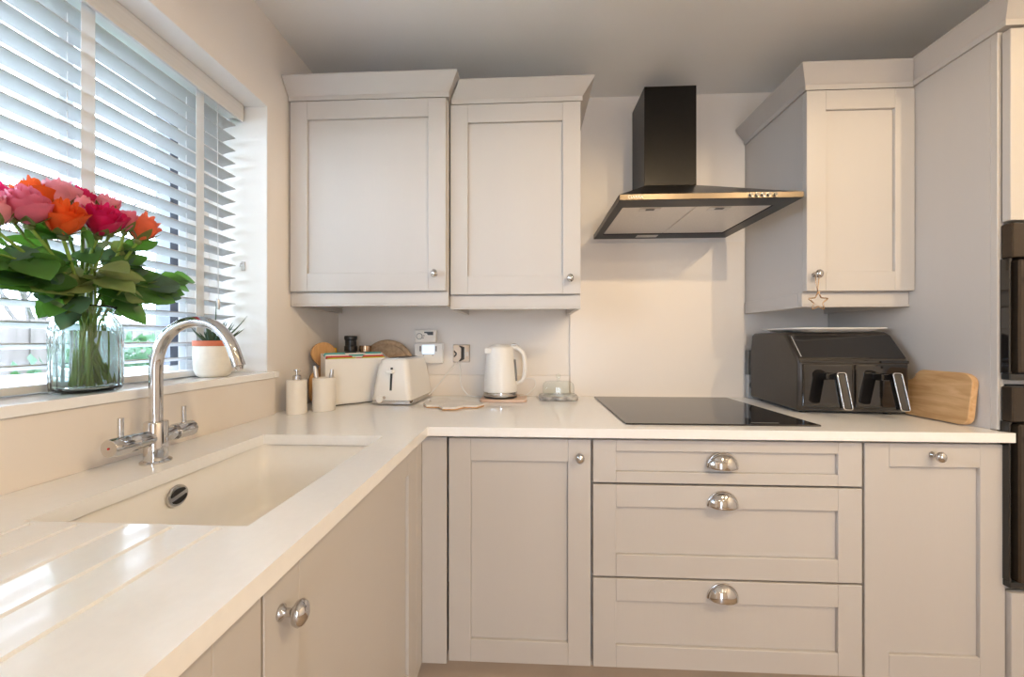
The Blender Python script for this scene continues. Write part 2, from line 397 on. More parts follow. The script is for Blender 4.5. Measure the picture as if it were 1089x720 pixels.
# ---------------------------------------------------------------- worktop, sink, upstands
SX0, SX1, SY0, SY1 = -0.755, -0.407, 0.500, 0.986
ZT = ZW - .028
wt = thing('worktop', 'glossy white quartz worktop running round the corner with a cut-out for the sink', 'worktop', (-.31, 1.093, ZT))
b = B()
XE = -.31; LX = WL+.001; YS = -0.62
GR = (-0.445, -0.516, -0.588, -0.661, -0.735); gy0, gy1, gw, gd_ = -.05, SY0-.004, .0048, .0045
box(b, LX, SX0, SY0, SY1, ZT, ZW); box(b, SX1, XE, SY0, SY1, ZT, ZW)
box(b, LX, XE, SY1, 1.093, ZT, ZW)
box(b, LX, XE, YS, gy0, ZT, ZW)
box(b, LX, XE, gy0, SY0, ZT, ZW-gd_)
xs = sorted([LX] + [g_-gw for g_ in GR] + [g_+gw for g_ in GR] + [XE])
for i in range(0, len(xs), 2): box(b, xs[i], xs[i+1], gy0, SY0, ZW-gd_, ZW)
for g_ in GR: box(b, g_-gw, g_+gw, gy1, SY0, ZW-gd_, ZW)
box(b, LX, 1.397, 1.093, WB-.001, ZT, ZW); box(b, 1.397, 1.414, 1.093, 1.112, ZT, ZW)
bmesh.ops.remove_doubles(b, verts=b.verts, dist=1e-5)
obj('slab', b, 'top', wt, world=True)

def sink():
    t = thing('kitchen_sink', 'undermounted cream white rectangular sink bowl below the window', 'sink', ((SX0+SX1)/2, (SY0+SY1)/2, ZT-.205))
    bm = B(); w, h = SX1-SX0+.012, SY1-SY0+.012; cx, cy = (SX0+SX1)/2, (SY0+SY1)/2
    lev = []
    def ring(W_, H_, r, z):
        return [bm.verts.new((cx+p[0], cy+p[1], z)) for p in roundrect(W_, H_, r, 5)]
    for (dw, r, z) in ((.05, .05, ZT-.001), (0, .03, ZT-.001), (-.004, .03, ZT-.10), (-.010, .032, ZT-.165), (-.025, .035, ZT-.188), (-.07, .04, ZT-.198), (-.26, .03, ZT-.203)):
        lev.append(ring(w+dw, h+dw, r, z))
    for A, C in zip(lev, lev[1:]):
        n = len(A)
        for i in range(n): bm.faces.new((A[i], A[(i+1) % n], C[(i+1) % n], C[i]))
    bm.faces.new(lev[-1])
    obj('bowl', bm, 'sink', t, world=True, smooth='all', solid=.004)
    ov = obj('overflow', lathe(B(), [(0, .006), (.012, .006), (.021, .005), (.023, .001), (.023, 0), (0, 0)], 28, T(SX0+.0005, .733, .846) @ R(PI/2, 'Y')), 'chrome', t, world=True, smooth=True, label='round chrome overflow cover')
    for s_ in (1, -1):
        pts = [(.016*math.cos(a), s_*(.005+.011*math.sin(a))) for a in [PI*i/8 for i in range(9)]]
        obj('slot', prism(B(), [(p[1], p[0]) for p in pts], 'z', .0055, .0072, T(SX0+.0005, .733, .846) @ R(PI/2, 'Y') @ R(.25, 'Z')), 'dark', ov, world=True)
    obj('drain', lathe(B(), [(0, .002), (.03, .002), (.042, .004), (.045, 0), (0, 0)], 28, T(cx, cy, ZT-.2025)), 'chrome', t, world=True, smooth=True)
sink()
# upstands and the splashback
tag(obj('worktop_upstand', box(B(), WL+.001, -.915, YS, 1.252, ZW, WZ0-.001), 'splash', bevel=.0015), 'tall cream upstand panel behind the tap, below the windowsill', 'upstand')
tag(obj('worktop_upstand', box(B(), WL+.001, .199, WB-.020, WB-.001, ZW, 1.010), 'splash', bevel=.0015), 'low cream upstand along the back wall behind the toaster and kettle', 'upstand')
tag(obj('splashback_panel', box(B(), .203, 1.010, WB-.011, WB-.001, ZW, 1.640), 'splash', bevel=.001), 'plain cream splashback panel behind the hob, below the extractor hood', 'splashback')

# ---------------------------------------------------------------- cabinet pieces
def shaker(w, h, stile=.070, rail=.070, t=.020, rec=.009):
    bm = B(); g_ = .0002
    box(bm, 0, stile, 0, t, 0, h); box(bm, w-stile, w, 0, t, 0, h)
    box(bm, stile+g_, w-stile-g_, 0, t, 0, rail); box(bm, stile+g_, w-stile-g_, 0, t, h-rail, h)
    box(bm, stile+g_, w-stile-g_, rec, t-.002, rail+g_, h-rail-g_)
    return bm
def door(parent, x, y, z, w, h, name='door', stile=.07, rail=.07, rz=0.0):
    bm = shaker(w, h, stile, rail); bm.transform(T(x, y, z) @ R(rz, 'Z'))
    return obj(name, bm, 'paint', parent, world=True, bevel=.0012, seg=1)
def knob(parent, x, y, z, rz=0.0, s=1.0, name='knob'):
    prof = [(0, 0), (.009, 0), (.009, .003), (.005, .006), (.0045, .014), (.008, .017), (.0135, .021), (.015, .026), (.0125, .031), (.006, .0345), (0, .0355)]
    bm = lathe(B(), [(r*s, q*s) for r, q in prof], 28, T(x, y, z) @ R(rz, 'Z') @ AXY @ Matrix.Diagonal((.88, 1.08, 1, 1)))
    return obj(name, bm, 'chrome', parent, world=True, smooth='all', label='polished chrome knob')
def cup(parent, x, y, z):
    bm = B(); a, bh, p = .044, .044, .026; rows = []
    for i in range(9):
        ps = PI/2*i/8; rows.append([bm.verts.new((x + a*math.cos(ps)*math.cos(PI*j/24), y - p*math.sin(ps) - .002, z + bh*(math.cos(ps)*.92+.08*(1-i/8))*math.sin(PI*j/24))) for j in range(25)])
    for A, C in zip(rows, rows[1:]):
        for j in range(24): bm.faces.new((A[j], A[j+1], C[j+1], C[j]))
    bmesh.ops.remove_doubles(bm, verts=bm.verts, dist=1e-5)
    o = obj('cup_handle', bm, 'chrome', parent, world=True, smooth='all', solid=.0018, label='half-moon chrome cup handle')
    obj('rim', tube(B(), [(x + (a+.0015)*math.cos(PI*j/20), y-.0015, z + (bh+.0015)*math.sin(PI*j/20)) for j in range(21)], .0022, 8), 'chrome', o, world=True, smooth='all')
    return o
def panel_box(name, parent, x0, x1, y0, y1, z0, z1, m='paint', bev=.0015):
    return obj(name, box(B(), x0, x1, y0, y1, z0, z1), m, parent, world=True, bevel=bev, seg=1)

# base cabinets along the back wall (fronts at y = 1.115)
YF = 1.115; ZB, ZD = .165, .870
def base_unit(name, label, x0, x1, loc):
    t = thing(name, label, 'cabinet', loc)
    bm = B(); yb = YF+.022
    box(bm, x0, x0+.018, yb, WB-.03, .15, ZT-.001); box(bm, x1-.018, x1, yb, WB-.03, .15, ZT-.001)
    box(bm, x0+.018, x1-.018, yb, WB-.03, .15, .168); box(bm, x0+.018, x1-.018, WB-.045, WB-.03, .168, ZT-.001)
    box(bm, x0+.018, x1-.018, yb, yb+.04, ZT-.019, ZT-.001)
    obj('carcass', bm, 'carcass', t, world=True)
    return t
t = base_unit('base_cabinet', 'single-door base cabinet right of the inner corner, below the kettle', -.252, .199, (-.03, 1.4, .15))
d = door(t, -.249, YF, ZB, .445, ZD-ZB); knob(d, .160, YF, .818)
t = base_unit('drawer_cabinet', 'wide three-drawer base cabinet below the black hob', .201, 1.010, (.6, 1.4, .15))
for (z0, z1, rl, hz) in ((.738, ZD, .034, .790), (.447, .731, .068, .672), (ZB, .440, .068, .390)):
    bm = shaker(.803, z1-z0, .070, rl); bm.transform(T(.204, YF, z0))
    d = obj('drawer', bm, 'paint', t, world=True, bevel=.0012, seg=1); cup(d, .596, YF, hz)
t = base_unit('base_cabinet', 'narrow single-door base cabinet at the right end, beside the black oven', 1.012, 1.397, (1.2, 1.4, .15))
d = door(t, 1.0145, YF, ZB, .399, ZD-ZB); knob(d, 1.205, YF, .838)
# inner corner posts
tag(obj('corner_post', box(box(B(), -.3345, -.256, YF, YF+.02, .155, ZD+.003), -.355, -.3355, 1.064, YF+.02, .155, ZD+.003), 'paint', bevel=.001), 'plain painted filler post where the two cabinet runs meet', 'filler post')
tag(obj('plinth', box(B(), -.385, 1.397, 1.172, 1.19, 0, .148), 'plinth'), 'recessed brown plinth below the back run of cabinets', 'plinth')
tag(obj('plinth', box(B(), -.403, -.386, YS, 1.19, 0, .148), 'plinth'), 'recessed brown plinth below the sink run of cabinets', 'plinth')
# base cabinets under the sink (fronts at x = -0.335, facing +x)
def left_unit(label, y0, y1, dy0, dy1, knob_y):
    t = thing('base_cabinet', label, 'cabinet', (-.63, (y0+y1)/2, .15))
    bm = B(); xf = -.357
    box(bm, -.90, xf, y0, y0+.018, .15, ZT-.001); box(bm, -.90, xf, y1-.018, y1, .15, ZT-.001)
    box(bm, -.90, xf, y0+.018, y1-.018, .15, .168); box(bm, -.90, -.885, y0+.018, y1-.018, .168, ZT-.001)
    obj('carcass', bm, 'carcass', t, world=True)
    d = door(t, -.335, dy0, ZB, dy1-dy0, ZD-ZB, rz=PI/2)
    if knob_y is not None: knob(d, -.335, knob_y, .812, PI/2, 1.1)
left_unit('base cabinet under the sink with a chrome knob on its door', .436, 1.062, .438, 1.060, .468)
left_unit('base cabinet at the lower left, nearer than the sink cabinet', -.20, .434, -.197, .434, None)

# ---------------------------------------------------------------- wall cabinets
TXX = 1.399
def cornice(bm, pts, z0, z1, out, lip=.018, mitre=False):
    """swept cornice along plan polyline pts (outer face on the left-hand normal)"""
    prof = [(-.02, 0), (.006, 0), (.006, lip), (.010, lip+.004), (out, (z1-z0)-.006), (out, z1-z0), (-.02, z1-z0)]
    n = len(pts); P = [Vector(p) for p in pts]; rows = []
    for i, p in enumerate(P):
        if i == 0: d0 = d1 = (P[1]-P[0]).normalized()
        elif i == n-1: d0 = d1 = (P[-1]-P[-2]).normalized()
        else: d0 = (P[i]-P[i-1]).normalized(); d1 = (P[i+1]-P[i]).normalized()
        n0 = Vector((d0.y, -d0.x)); n1 = Vector((d1.y, -d1.x)); m = (n0+n1).normalized(); m = m/max(.3, m.dot(n0))
        rows.append([bm.verts.new((p.x + m.x*o_, p.y + m.y*o_, z0+z_)) for o_, z_ in prof])
    if mitre == 'start':
        for v, (o_, z_) in zip(rows[0], prof): v.co.x = P[0].x + max(0, o_) + .0004
    elif mitre:
        for v, (o_, z_) in zip(rows[-1], prof): v.co.x = P[-1].x - max(0, o_) - .0004
    for A, C in zip(rows, rows[1:]):
        for j in range(len(prof)): k = (j+1) % len(prof); bm.faces.new((A[j], A[k], C[k], C[j]))
    bm.faces.new(rows[0]); bm.faces.new(rows[-1][::-1])
    return bm
def wall_unit(label, x0, x1, yf, z0, z1, dx0, dx1, kx, kz, corn, corn_out=.045, pel=None, ct=None, stile=.068, mitre=False):
    t = thing('upper_cabinet', label, 'cabinet', ((x0+x1)/2, WB-.002, z0))
    yb = yf+.022; bm = B()
    box(bm, x0, x0+.018, yb, WB-.002, z0, z1); box(bm, x1-.018, x1, yb, WB-.002, z0, z1)
    box(bm, x0+.018, x1-.018, yb, WB-.002, z0, z0+.018); box(bm, x0+.018, x1-.018, yb, WB-.002, z1-.018, z1); box(bm, x0+.018, x1-.018, WB-.014, WB-.002, z0+.018, z1-.018)
    obj('carcass', bm, 'paint', t, world=True, bevel=.0008, seg=1)
    d = door(t, dx0, yf, z0+.003, dx1-dx0, z1-z0-.006, stile=stile); knob(d, kx, yf, kz)
    obj('cornice', cornice(B(), corn, z1+.0005, (ct or z1+.078), corn_out, mitre=mitre), 'paint', t, world=True)
    pb = B(); x, y0_, x_, y1_ = pel
    box(pb, x, x_, y0_, y0_+.02, z0-.046, z0-.0005)
    box(pb, x, x_, y0_-.002, y0_+.02, z0-.054, z0-.046)
    for px in (x, x_-.02):
        box(pb, px, px+.02, y0_+.02, y1_, z0-.054, z0-.0005)
    obj('pelmet', pb, 'paint', t, world=True, bevel=.0012, seg=1)
    return t
wall_unit('wide wall cabinet in the left corner beside the window', WL+.002, -.306, 1.345, 1.366, 2.110, -.924, -.312, -.351, 1.431,
          [(WL+.004, 1.352), (-.306, 1.352), (-.306, 1.400)], pel=(WL+.002, 1.362, -.306, WB-.004), ct=2.185)
wall_unit('narrower wall cabinet left of the extractor hood, above the kettle', -.304, .205, 1.372, 1.354, 2.098, -.300, .203, .161, 1.414,
          [(-.303, 1.380), (.205, 1.380), (.205, WB-.004)], pel=(-.304, 1.387, .205, WB-.004), ct=2.168, mitre='start')
wall_unit('wall cabinet right of the extractor hood with a star ornament on its knob', 1.022, 1.398, 1.345, 1.356, 2.094, 1.020, 1.397, 1.045, 1.418,
          [(1.022, WB-.004), (1.022, 1.352), (TXX, 1.352)], pel=(1.018, 1.366, 1.398, WB-.004), ct=2.170, corn_out=.044, mitre=True)

# ---------------------------------------------------------------- tall oven housing
TX = 1.399
t = thing('tall_oven_housing', 'full-height oven housing cabinet at the right edge', 'cabinet', (1.7, 1.4, 0))
bm = B(); box(bm, TX, TX+.019, 1.137, WB-.002, 0, 2.098); box(bm, TX, TX+.019, 1.121, 1.137, ZW+.002, 2.098); box(bm, 1.985, 2.004, 1.123, WB-.002, 0, 2.098)
box(bm, TX+.019, 1.985, WB-.02, WB-.002, 0, 2.098)
for z in (.12, .450, 1.0635, 1.5435, 2.080): box(bm, TX+.019, 1.985, 1.13, WB-.02, z-.016, z)
obj('carcass', bm, 'paint', t, world=True, bevel=.001, seg=1)
d = door(t, TX+.008, 1.098, 1.530, .594, .560); knob(d, 1.95, 1.098, 1.59)
bm = shaker(.590, .285, .070, .070); bm.transform(T(TX+.018, 1.104, .152)); d = obj('drawer', bm, 'paint', t, world=True, bevel=.0012, seg=1)
cup(d, 1.70, 1.104, .33)
obj('cornice', cornice(B(), [(TX, 1.3515), (TX, 1.104), (2.004, 1.104)], 2.0985, 2.1745, .044), 'paint', t, world=True)
def oven(label, z0, z1, loc, trim):
    t = thing('built_in_oven', label, 'oven', loc)
    panel_box('body', t, TX+.020, 1.984, 1.132, 1.66, z0+.003, z1-.001, 'dark')
    panel_box('control_panel', t, TX+.007, 1.996, 1.093, 1.120, z1-trim, z1-.002, 'oven', .003)
    panel_box('door', t, TX+.020, 1.986, 1.088, 1.118, z0+.022, z1-trim-.006, 'oven', .004)
    panel_box('bottom_trim', t, TX+.007, 1.996, 1.099, 1.120, z0+.001, z0+.020, 'dark', .002)
    panel_box('side_trim', t, TX+.006, TX+.014, 1.100, 1.121, z0+.020, z1-trim, 'gloss', .001)
    h = obj('handle', tube(B(), [(1.47, 1.050, z1-trim-.06), (1.93, 1.050, z1-trim-.06)], .008, 12), 'steel', t, world=True, smooth=True)
    for x in (1.50, 1.90): obj('bracket', tube(B(), [(x, 1.050, z1-trim-.06), (x, 1.089, z1-trim-.06)], .006, 10), 'steel', h, world=True, smooth=True)
    for x in (1.55, 1.85): obj('dial', lathe(B(), [(0, 0), (.018, 0), (.016, .018), (0, .018)], 20, T(x, 1.093, z1-trim/2) @ AXY), 'steel', t, world=True, smooth=True)
oven('upper black built-in oven, above the worktop level', 1.062, 1.524, (1.7, 1.4, 1.062), .104)
oven('lower tall black built-in oven beside the end base cabinet', .454, 1.046, (1.7, 1.4, .454), .105)

# ---------------------------------------------------------------- venetian blind
BX = -1.060
vb = thing('venetian_blind', 'white wooden venetian blind with fabric tapes hanging in the window', 'blind', (BX, .44, 1.075))
b0, b1 = WY0+.02, WY1-.022
obj('valance', box(B(), -1.021, -1.012, b0-.006, b1+.008, 1.957, 2.0185), 'valance', vb, world=True, bevel=.0015)
obj('headrail', box(B(), -1.088, -1.0215, b0, b1, 1.966, 2.0185), 'frame', vb, world=True, bevel=.002)
NS = 19; PZ = .0452; zt = 1.936
tilt = math.radians(12)
for i in range(NS):
    z = zt - PZ*i
    bm = B(); n = 6; top = []; bot = []
    for j in range(n+1):
        u = -.025 + .05*j/n; cz = .0016*(1-(u/.025)**2)
        top.append((u, cz+.0015)); bot.append((u, cz-.0015))
    prism(bm, top + bot[::-1], 'y', b0, b1, T(BX, 0, z) @ R(-tilt, 'Y'))
    obj('slat', bm, 'blind', vb, world=True)
obj('bottom_rail', box(B(), BX-.026, BX+.026, b0, b1, 1.0685, 1.086), 'valance', vb, world=True, bevel=.003)
for y in (1.078, .792, .45, .10, -.25):
    for xx in (BX+.0272, BX-.0272):
        obj('ladder_tape', box(B(), xx-.0006, xx+.0006, y-.0135, y+.0135, 1.086, 1.968), 'tape', vb, world=True)
    lc = B(); tube(lc, [(BX, y-.018, 1.086), (BX, y-.018, 1.968)], .001, 6); obj('lift_cord', lc, 'tape', vb, world=True)
obj('tilt_cord', tube(B(), [(-1.0215, 1.128, 1.966), (-1.018, 1.128, 1.315)], .0011, 6), 'tape', vb, world=True)
obj('cord_weight', lathe(B(), [(0, 0), (.0035, 0), (.005, .004), (.005, .028), (.003, .034), (0, .034)], 14, T(-1.018, 1.128, 1.281)), 'steel', vb, world=True, smooth=True)
c = thing('cord_cleat', 'small clear cord hook on the white window reveal', 'hook', (-1.02, WY1-.004, 1.447))
obj('plate', box(B(), -1.028, -1.014, WY1-.007, WY1-.0035, 1.430, 1.462), 'lgrey', c, world=True, bevel=.001)
obj('hook', tube(B(), [(-1.021, WY1-.007, 1.452), (-1.021, WY1-.018, 1.452), (-1.021, WY1-.020, 1.440)], .002, 8), 'lgrey', c, world=True, smooth=True)

# ---------------------------------------------------------------- vase of roses
ZS = 1.0665
VC = Vector((-.968, .741))
va = thing('glass_vase', 'ribbed clear glass vase holding roses on the windowsill', 'vase', (VC.x, VC.y, ZS))
out = [(0, 0), (.044, 0), (.0525, .004), (.0545, .012), (.0545, .130), (.053, .142), (.048, .156), (.0405, .168), (.039, .175), (.0415, .182), (.0455, .187), (.0455, .190)]
inn = [(.0425, .190), (.0385, .183), (.036, .175), (.0375, .167), (.045, .155), (.050, .141), (.0515, .130), (.0515, .016), (.048, .010), (0, .009)]
def rib(a, z): return 1 + (.045*abs(math.cos(11*a)) - .028)*min(1, max(0, (z-.012)*60))*min(1, max(0, (.168-z)*40))
obj('glass_body', lathe(B(), out + inn, 156, rib=lambda a, z: rib(a, z)), 'vase', va, smooth='all')
obj('water', lathe(B(), [(0, .0105), (.047, .0105), (.0497, .018), (.0497, .134), (0, .134)], 64), 'water', va, smooth=True)

def rose_bloom(Rr, H, n, rn, openn=1.0):
    bm = B()
    for i in range(n):
        k = (i+.5)/n; a0 = i*2.39996 + rn.uniform(-.2, .2); hw = .62+.55*k; nu, nv = 6, 7
        rows = []; tw = rn.uniform(-.1, .1); pk = rn.uniform(.9, 1.1)
        for v_ in range(nv+1):
            v = v_/nv; row = []
            for u_ in range(nu+1):
                u = 2*u_/nu-1
                rad = Rr*((.10+.62*k)*(math.sin(min(v*1.5, 1)*PI/2)**.8) + openn*k*max(0, v-.62)*.95*(1-.3*abs(u)) )*(1-.05*(1-abs(u)))
                rad += Rr*.05*math.sin(u*4+i)*v*k
                ang = a0 + u*hw*(math.sin(PI*(.20+.54*v))**.6) + tw*v
                z = H*(v**1.05*(1.02-.22*k)*pk - .16*u*u*v - openn*.55*k*max(0, v-.72)*(1+.2*math.cos(3*u+i)))
                row.append(bm.verts.new((rad*math.cos(ang), rad*math.sin(ang), z)))
            rows.append(row)
        for A, C in zip(rows, rows[1:]):
            for j in range(nu): bm.faces.new((A[j], A[j+1], C[j+1], C[j]))
    return bm
def leaf_mesh(bm, p, d, up, L, W_, rn):
    d = Vector(d).normalized(); up = Vector(up); s_ = d.cross(up).normalized(); up = s_.cross(d).normalized()
    n = 9; rows = []
    droop = rn.uniform(.1, .45); fold = rn.uniform(.10, .35)
    for i in range(n+1):
        t_ = i/n; w = W_*.5*(math.sin(PI*t_**.78)**.85 if 0 < t_ < 1 else 0)*(1+.05*(i % 2))
        cpt = Vector(p) + d*L*t_ - up*droop*L*t_*t_*.5
        row = []
        for u in (-1, -.5, 0, .5, 1):
            row.append(bm.verts.new(cpt + s_*w*u + up*w*abs(u)*fold))
        rows.append(row)
    for A, C in zip(rows, rows[1:]):
        for j in range(4): bm.faces.new((A[j], A[j+1], C[j+1], C[j]))
    return bm
rn = random.Random(11)
# (y, z, x of the head centre, colour, size, label, number of leaves)
heads = [
 ((-.985, .632, 1.440), 'magenta', .030, 'dark magenta rose at the far left edge, behind the big pale pink one', 3),
 ((-.925, .618, 1.425), 'pink', .034, 'large pale pink rose at the front left of the bouquet', 4),
 ((-.915, .662, 1.418), 'orange', .035, 'large orange rose at the front, lowest in the bouquet', 2),
 ((-.975, .700, 1.480), 'lightpink', .031, 'pink rose at the top of the bouquet, above the large orange one', 2),
 ((-.985, .668, 1.466), 'orange', .031, 'orange rose behind, between the pale pink and top pink ones', 2),
 ((-.942, .713, 1.465), 'lightpink', .019, 'small half-closed pink rosebud above the magenta rose', 1),
 ((-.912, .722, 1.434), 'magenta', .034, 'large magenta rose at the front centre of the bouquet', 4),
 ((-.945, .768, 1.450), 'magenta', .029, 'magenta rose right of the large front magenta one', 3),
 ((-.980, .787, 1.492), 'lightpink', .026, 'light pink rose at the back right of the bouquet', 2),
 ((-.955, .808, 1.462), 'pink', .026, 'pink rose beside the coral one on the right', 3),
 ((-.950, .836, 1.455), 'coral', .033, 'coral orange rose at the right end of the bouquet', 4),
 ((-.990, .744, 1.492), 'magenta', .025, 'small magenta rose at the back, under the blind tape', 2),
 ((-.935, .575, 1.405), 'lightpink', .030, 'pale pink rose hanging lowest at the left edge', 3),
]
for i, (c_, colr, rr, lb, nl) in enumerate(heads):
    c_ = Vector(c_); off = (c_ - Vector((VC.x, VC.y, c_.z)))
    foot = Vector((VC.x - off.x*.25 + rn.uniform(-.006, .006), VC.y - off.y*.22 + rn.uniform(-.008, .008), ZS + .013 + rn.uniform(0, .004)))
    r_ = math.hypot(foot.x-VC.x, foot.y-VC.y)
    if r_ > .040: foot.x = VC.x + (foot.x-VC.x)*.04/r_; foot.y = VC.y + (foot.y-VC.y)*.04/r_
    a_ = 2*PI*i/13
    neck = Vector((VC.x + .024*math.cos(a_)*.6 + off.x*.08, VC.y + max(-.026, min(.026, off.y*.20)), ZS + .178))
    t = thing('rose', lb, 'rose', tuple(foot), group='roses in the vase on the windowsill')
    base = c_ - Vector((0, 0, rr*.75))
    tilt_ = Vector((off.x*.5+.15, off.y*2.2-.05, 1)).normalized()
    if c_.x > -.93: tilt_ = Vector((.55, tilt_.y-.15, .9)).normalized()
    q = tilt_.to_track_quat('Z', 'Y').to_matrix().to_4x4()
    rr *= 1.22; base = c_ - tilt_*rr*.8
    bl = rose_bloom(rr, rr*1.8, 11 if rr < .025 else 20, rn, .25 if rr < .025 else rn.uniform(.35, .65))
    bl.transform(T(*base) @ q)
    obj('bloom', bl, ROSE[colr], t, world=True, smooth='all')
    sp = B()
    for k in range(5):
        a = 2*PI*k/5+i; dd = tilt_*.55 + (q.to_3x3() @ Vector((math.cos(a), math.sin(a), 0)))*.7
        leaf_mesh(sp, base, dd, -tilt_, rr*1.25, rr*.42, rn)
    ellipsoid(sp, tuple(base - tilt_*rr*.05), rr*.20, rr*.20, rr*.20, 10, 6)
    obj('sepals', sp, 'leaf2', t, world=True, smooth='all')
    mid = neck.lerp(base, .55) + Vector((rn.uniform(-.008, .008), rn.uniform(-.01, .01), .006))
    obj('stem', tube(B(), [foot, foot.lerp(neck, .5) + Vector((rn.uniform(-.003, .003), rn.uniform(-.003, .003), 0)), neck, mid, base - tilt_*rr*.1], .0029, 8, k=4), 'stem', t, world=True, smooth='all')
    for k in range(nl+3):
        s0 = rn.uniform(.10, .80); p = neck.lerp(base, s0)
        L = rn.uniform(.050, .078)
        sy = (1 if off.y > .02 else -1 if off.y < -.02 else rn.choice((-1, 1)))
        d = Vector((rn.uniform(-.05, .55), sy*rn.uniform(.1, 1.0), rn.uniform(-.65, .45)))
        if (p + d.normalized()*L*1.4).x < -1.02: d.x = abs(d.x)+.3
        nrm = Vector((.75 + rn.uniform(-.35, .25), -.5 + rn.uniform(-.4, .4), .55 + rn.uniform(-.3, .35)))
        pet = p + d.normalized()*L*.22
        lf = B(); leaf_mesh(lf, pet, d, nrm, L, L*rn.uniform(.62, .78), rn)
        tube(lf, [p, pet + d.normalized()*L*.05], .0011, 5)
        obj('leaf', lf, rn.choice(('leaf', 'leaf', 'leaf', 'leaf2', 'leaf3')), t, world=True, smooth='all')
# single leafy shoots that fill the bouquet below the blooms
shoots = [((-.93, .56, 1.335), 'foliage shoot spreading left, brightest green', 6, -1), ((-.95, .905, 1.345), 'foliage shoot spreading right beyond the vase', 6, 1), ((-.90, .70, 1.33), 'foliage shoot in front of the stems with broad pale leaves', 5, 0), ((-.94, .63, 1.30), 'foliage shoot hanging low on the left of the vase', 5, -1), ((-.93, .83, 1.31), 'foliage shoot hanging low on the right of the vase', 5, 1)]
for i, (e_, lb, nl, sd) in enumerate(shoots):
    e_ = Vector(e_); foot = Vector((VC.x + .012*math.cos(i*1.3), VC.y - .022 + .011*i, ZS+.015)); neck = Vector((VC.x + .018, VC.y + .02*sd, ZS+.178))
    t = thing('leafy_shoot', lb, 'foliage', tuple(foot), group='greenery in the vase on the windowsill')
    pts = [foot, foot.lerp(neck, .5), neck, neck.lerp(e_, .5) + Vector((0, 0, .03)), e_]
    obj('stem', tube(B(), pts, .0020, 7, k=4), 'stem', t, world=True, smooth='all')
    for k in range(nl):
        p = neck.lerp(e_, .35+.65*k/(nl-1)) + Vector((0, 0, .03*(1-k/(nl-1))))
        az = (PI/2*sd if sd else rn.uniform(-1.4, 1.4)) + rn.uniform(-.9, .9); L = rn.uniform(.062, .088)
        d = Vector((abs(math.cos(az))*.6+.05, math.sin(az), rn.uniform(-.3, .3)))
        lf = B(); leaf_mesh(lf, p + d.normalized()*.008, d, Vector((.8, -.45+rn.uniform(-.3, .3), .6+rn.uniform(-.3, .3))), L, L*.72, rn); tube(lf, [p, p + d.normalized()*.012], .001, 5)
        obj('leaf', lf, 'leaf2' if i == 2 else rn.choice(('leaf', 'leaf', 'leaf3')), t, world=True, smooth='all')

# ---------------------------------------------------------------- succulent in its pot
sp = thing('potted_succulent', 'spiky green succulent in a white pot with a terracotta rim on the windowsill', 'potted plant', (-.980, 1.069, ZS))
obj('pot', lathe(B(), [(0, 0), (.034, 0), (.042, .006), (.047, .020), (.0495, .040), (.0500, .095), (.0470, .095), (.0465, .080), (0, .080)], 40), 'potw', sp, smooth=True)
obj('pot_rim', lathe(B(), [(.0472, .0955), (.0505, .0955), (.0505, .112), (.0455, .112), (.0455, .0955)], 40, close=False), 'terra', sp, smooth=True)
obj('soil', lathe(B(), [(0, .100), (.0450, .100), (.0450, .092), (0, .092)], 30), 'soil', sp)
rs = random.Random(4)
def spike(p, d, L, w):
    bm = B(); d = Vector(d).normalized(); s_ = d.cross(Vector((0, 0, 1))).normalized(); up = s_.cross(d)
    rings = []
    for i in range(8):
        t_ = i/7; r_ = w*(1-t_)**.75*(1 if i else .8) + .0004; cpt = Vector(p) + d*L*t_ + Vector((0, 0, 1))*L*.28*t_*t_
        rings.append([bm.verts.new(cpt + s_*r_*math.cos(a) + up*r_*(.45 if math.sin(a) > 0 else .75)*math.sin(a)) for a in [2*PI*j/8 for j in range(8)]])
    for A, C in zip(rings, rings[1:]):
        for j in range(8): bm.faces.new((A[j], A[(j+1) % 8], C[(j+1) % 8], C[j]))
    bm.faces.new(rings[0]); bm.faces.new(rings[-1][::-1]); return bm
for i in range(26):
    a = i*2.39996; e = .25 + 1.05*(i/26); L = .082 - .026*(i/26)
    d = [math.cos(a)*math.cos(e), math.sin(a)*math.cos(e), math.sin(e)]
    if d[0] < 0: L *= .55
    obj('leaf', spike((.006*math.cos(a), .006*math.sin(a), .101), d, L, .0085), 'succ', sp, smooth='all')
obj('leaf', spike((.0, .002, .105), (.05, .02, 1), .11, .004), 'succ', sp, smooth='all')
obj('leaf', spike((.01, .01, .105), (.75, .45, .75), .095, .005), 'succ', sp, smooth='all')

# ---------------------------------------------------------------- kitchen tap
tp = thing('kitchen_tap', 'polished chrome swan-neck mixer tap with two side levers behind the sink', 'tap', (-.825, .755, ZW))
obj('base_ring', lathe(B(), [(0, 0), (.027, 0), (.027, .003), (.024, .006), (0, .006)], 36), 'chrome', tp, smooth=True)
obj('body', lathe(B(), [(0, .006), (.0205, .006), (.0205, .088), (.0195, .090), (0, .090)], 36), 'chrome', tp, smooth=True)
path = [(0, 0, .086), (0, 0, .15), (0, 0, .205), (.003, 0, .232), (.0135, 0, .262), (.033, 0, .288), (.062, 0, .306), (.096, 0, .312), (.130, 0, .305), (.157, 0, .285), (.176, 0, .256), (.190, 0, .217)]
obj('spout', tube(B(), path, .0118, 24, k=5), 'chrome', tp, smooth=True)
e_ = Vector((.190, 0, .217)); dd = (Vector(path[-1]) - Vector(path[-2])).normalized(); qm = T(*e_) @ dd.to_track_quat('Z', 'Y').to_matrix().to_4x4()
obj('aerator', lathe(B(), [(0, -.004), (.0124, -.004), (.0124, .004), (.009, .005), (.006, .012), (0, .012)], 24, qm), 'chrome', tp, smooth=True)
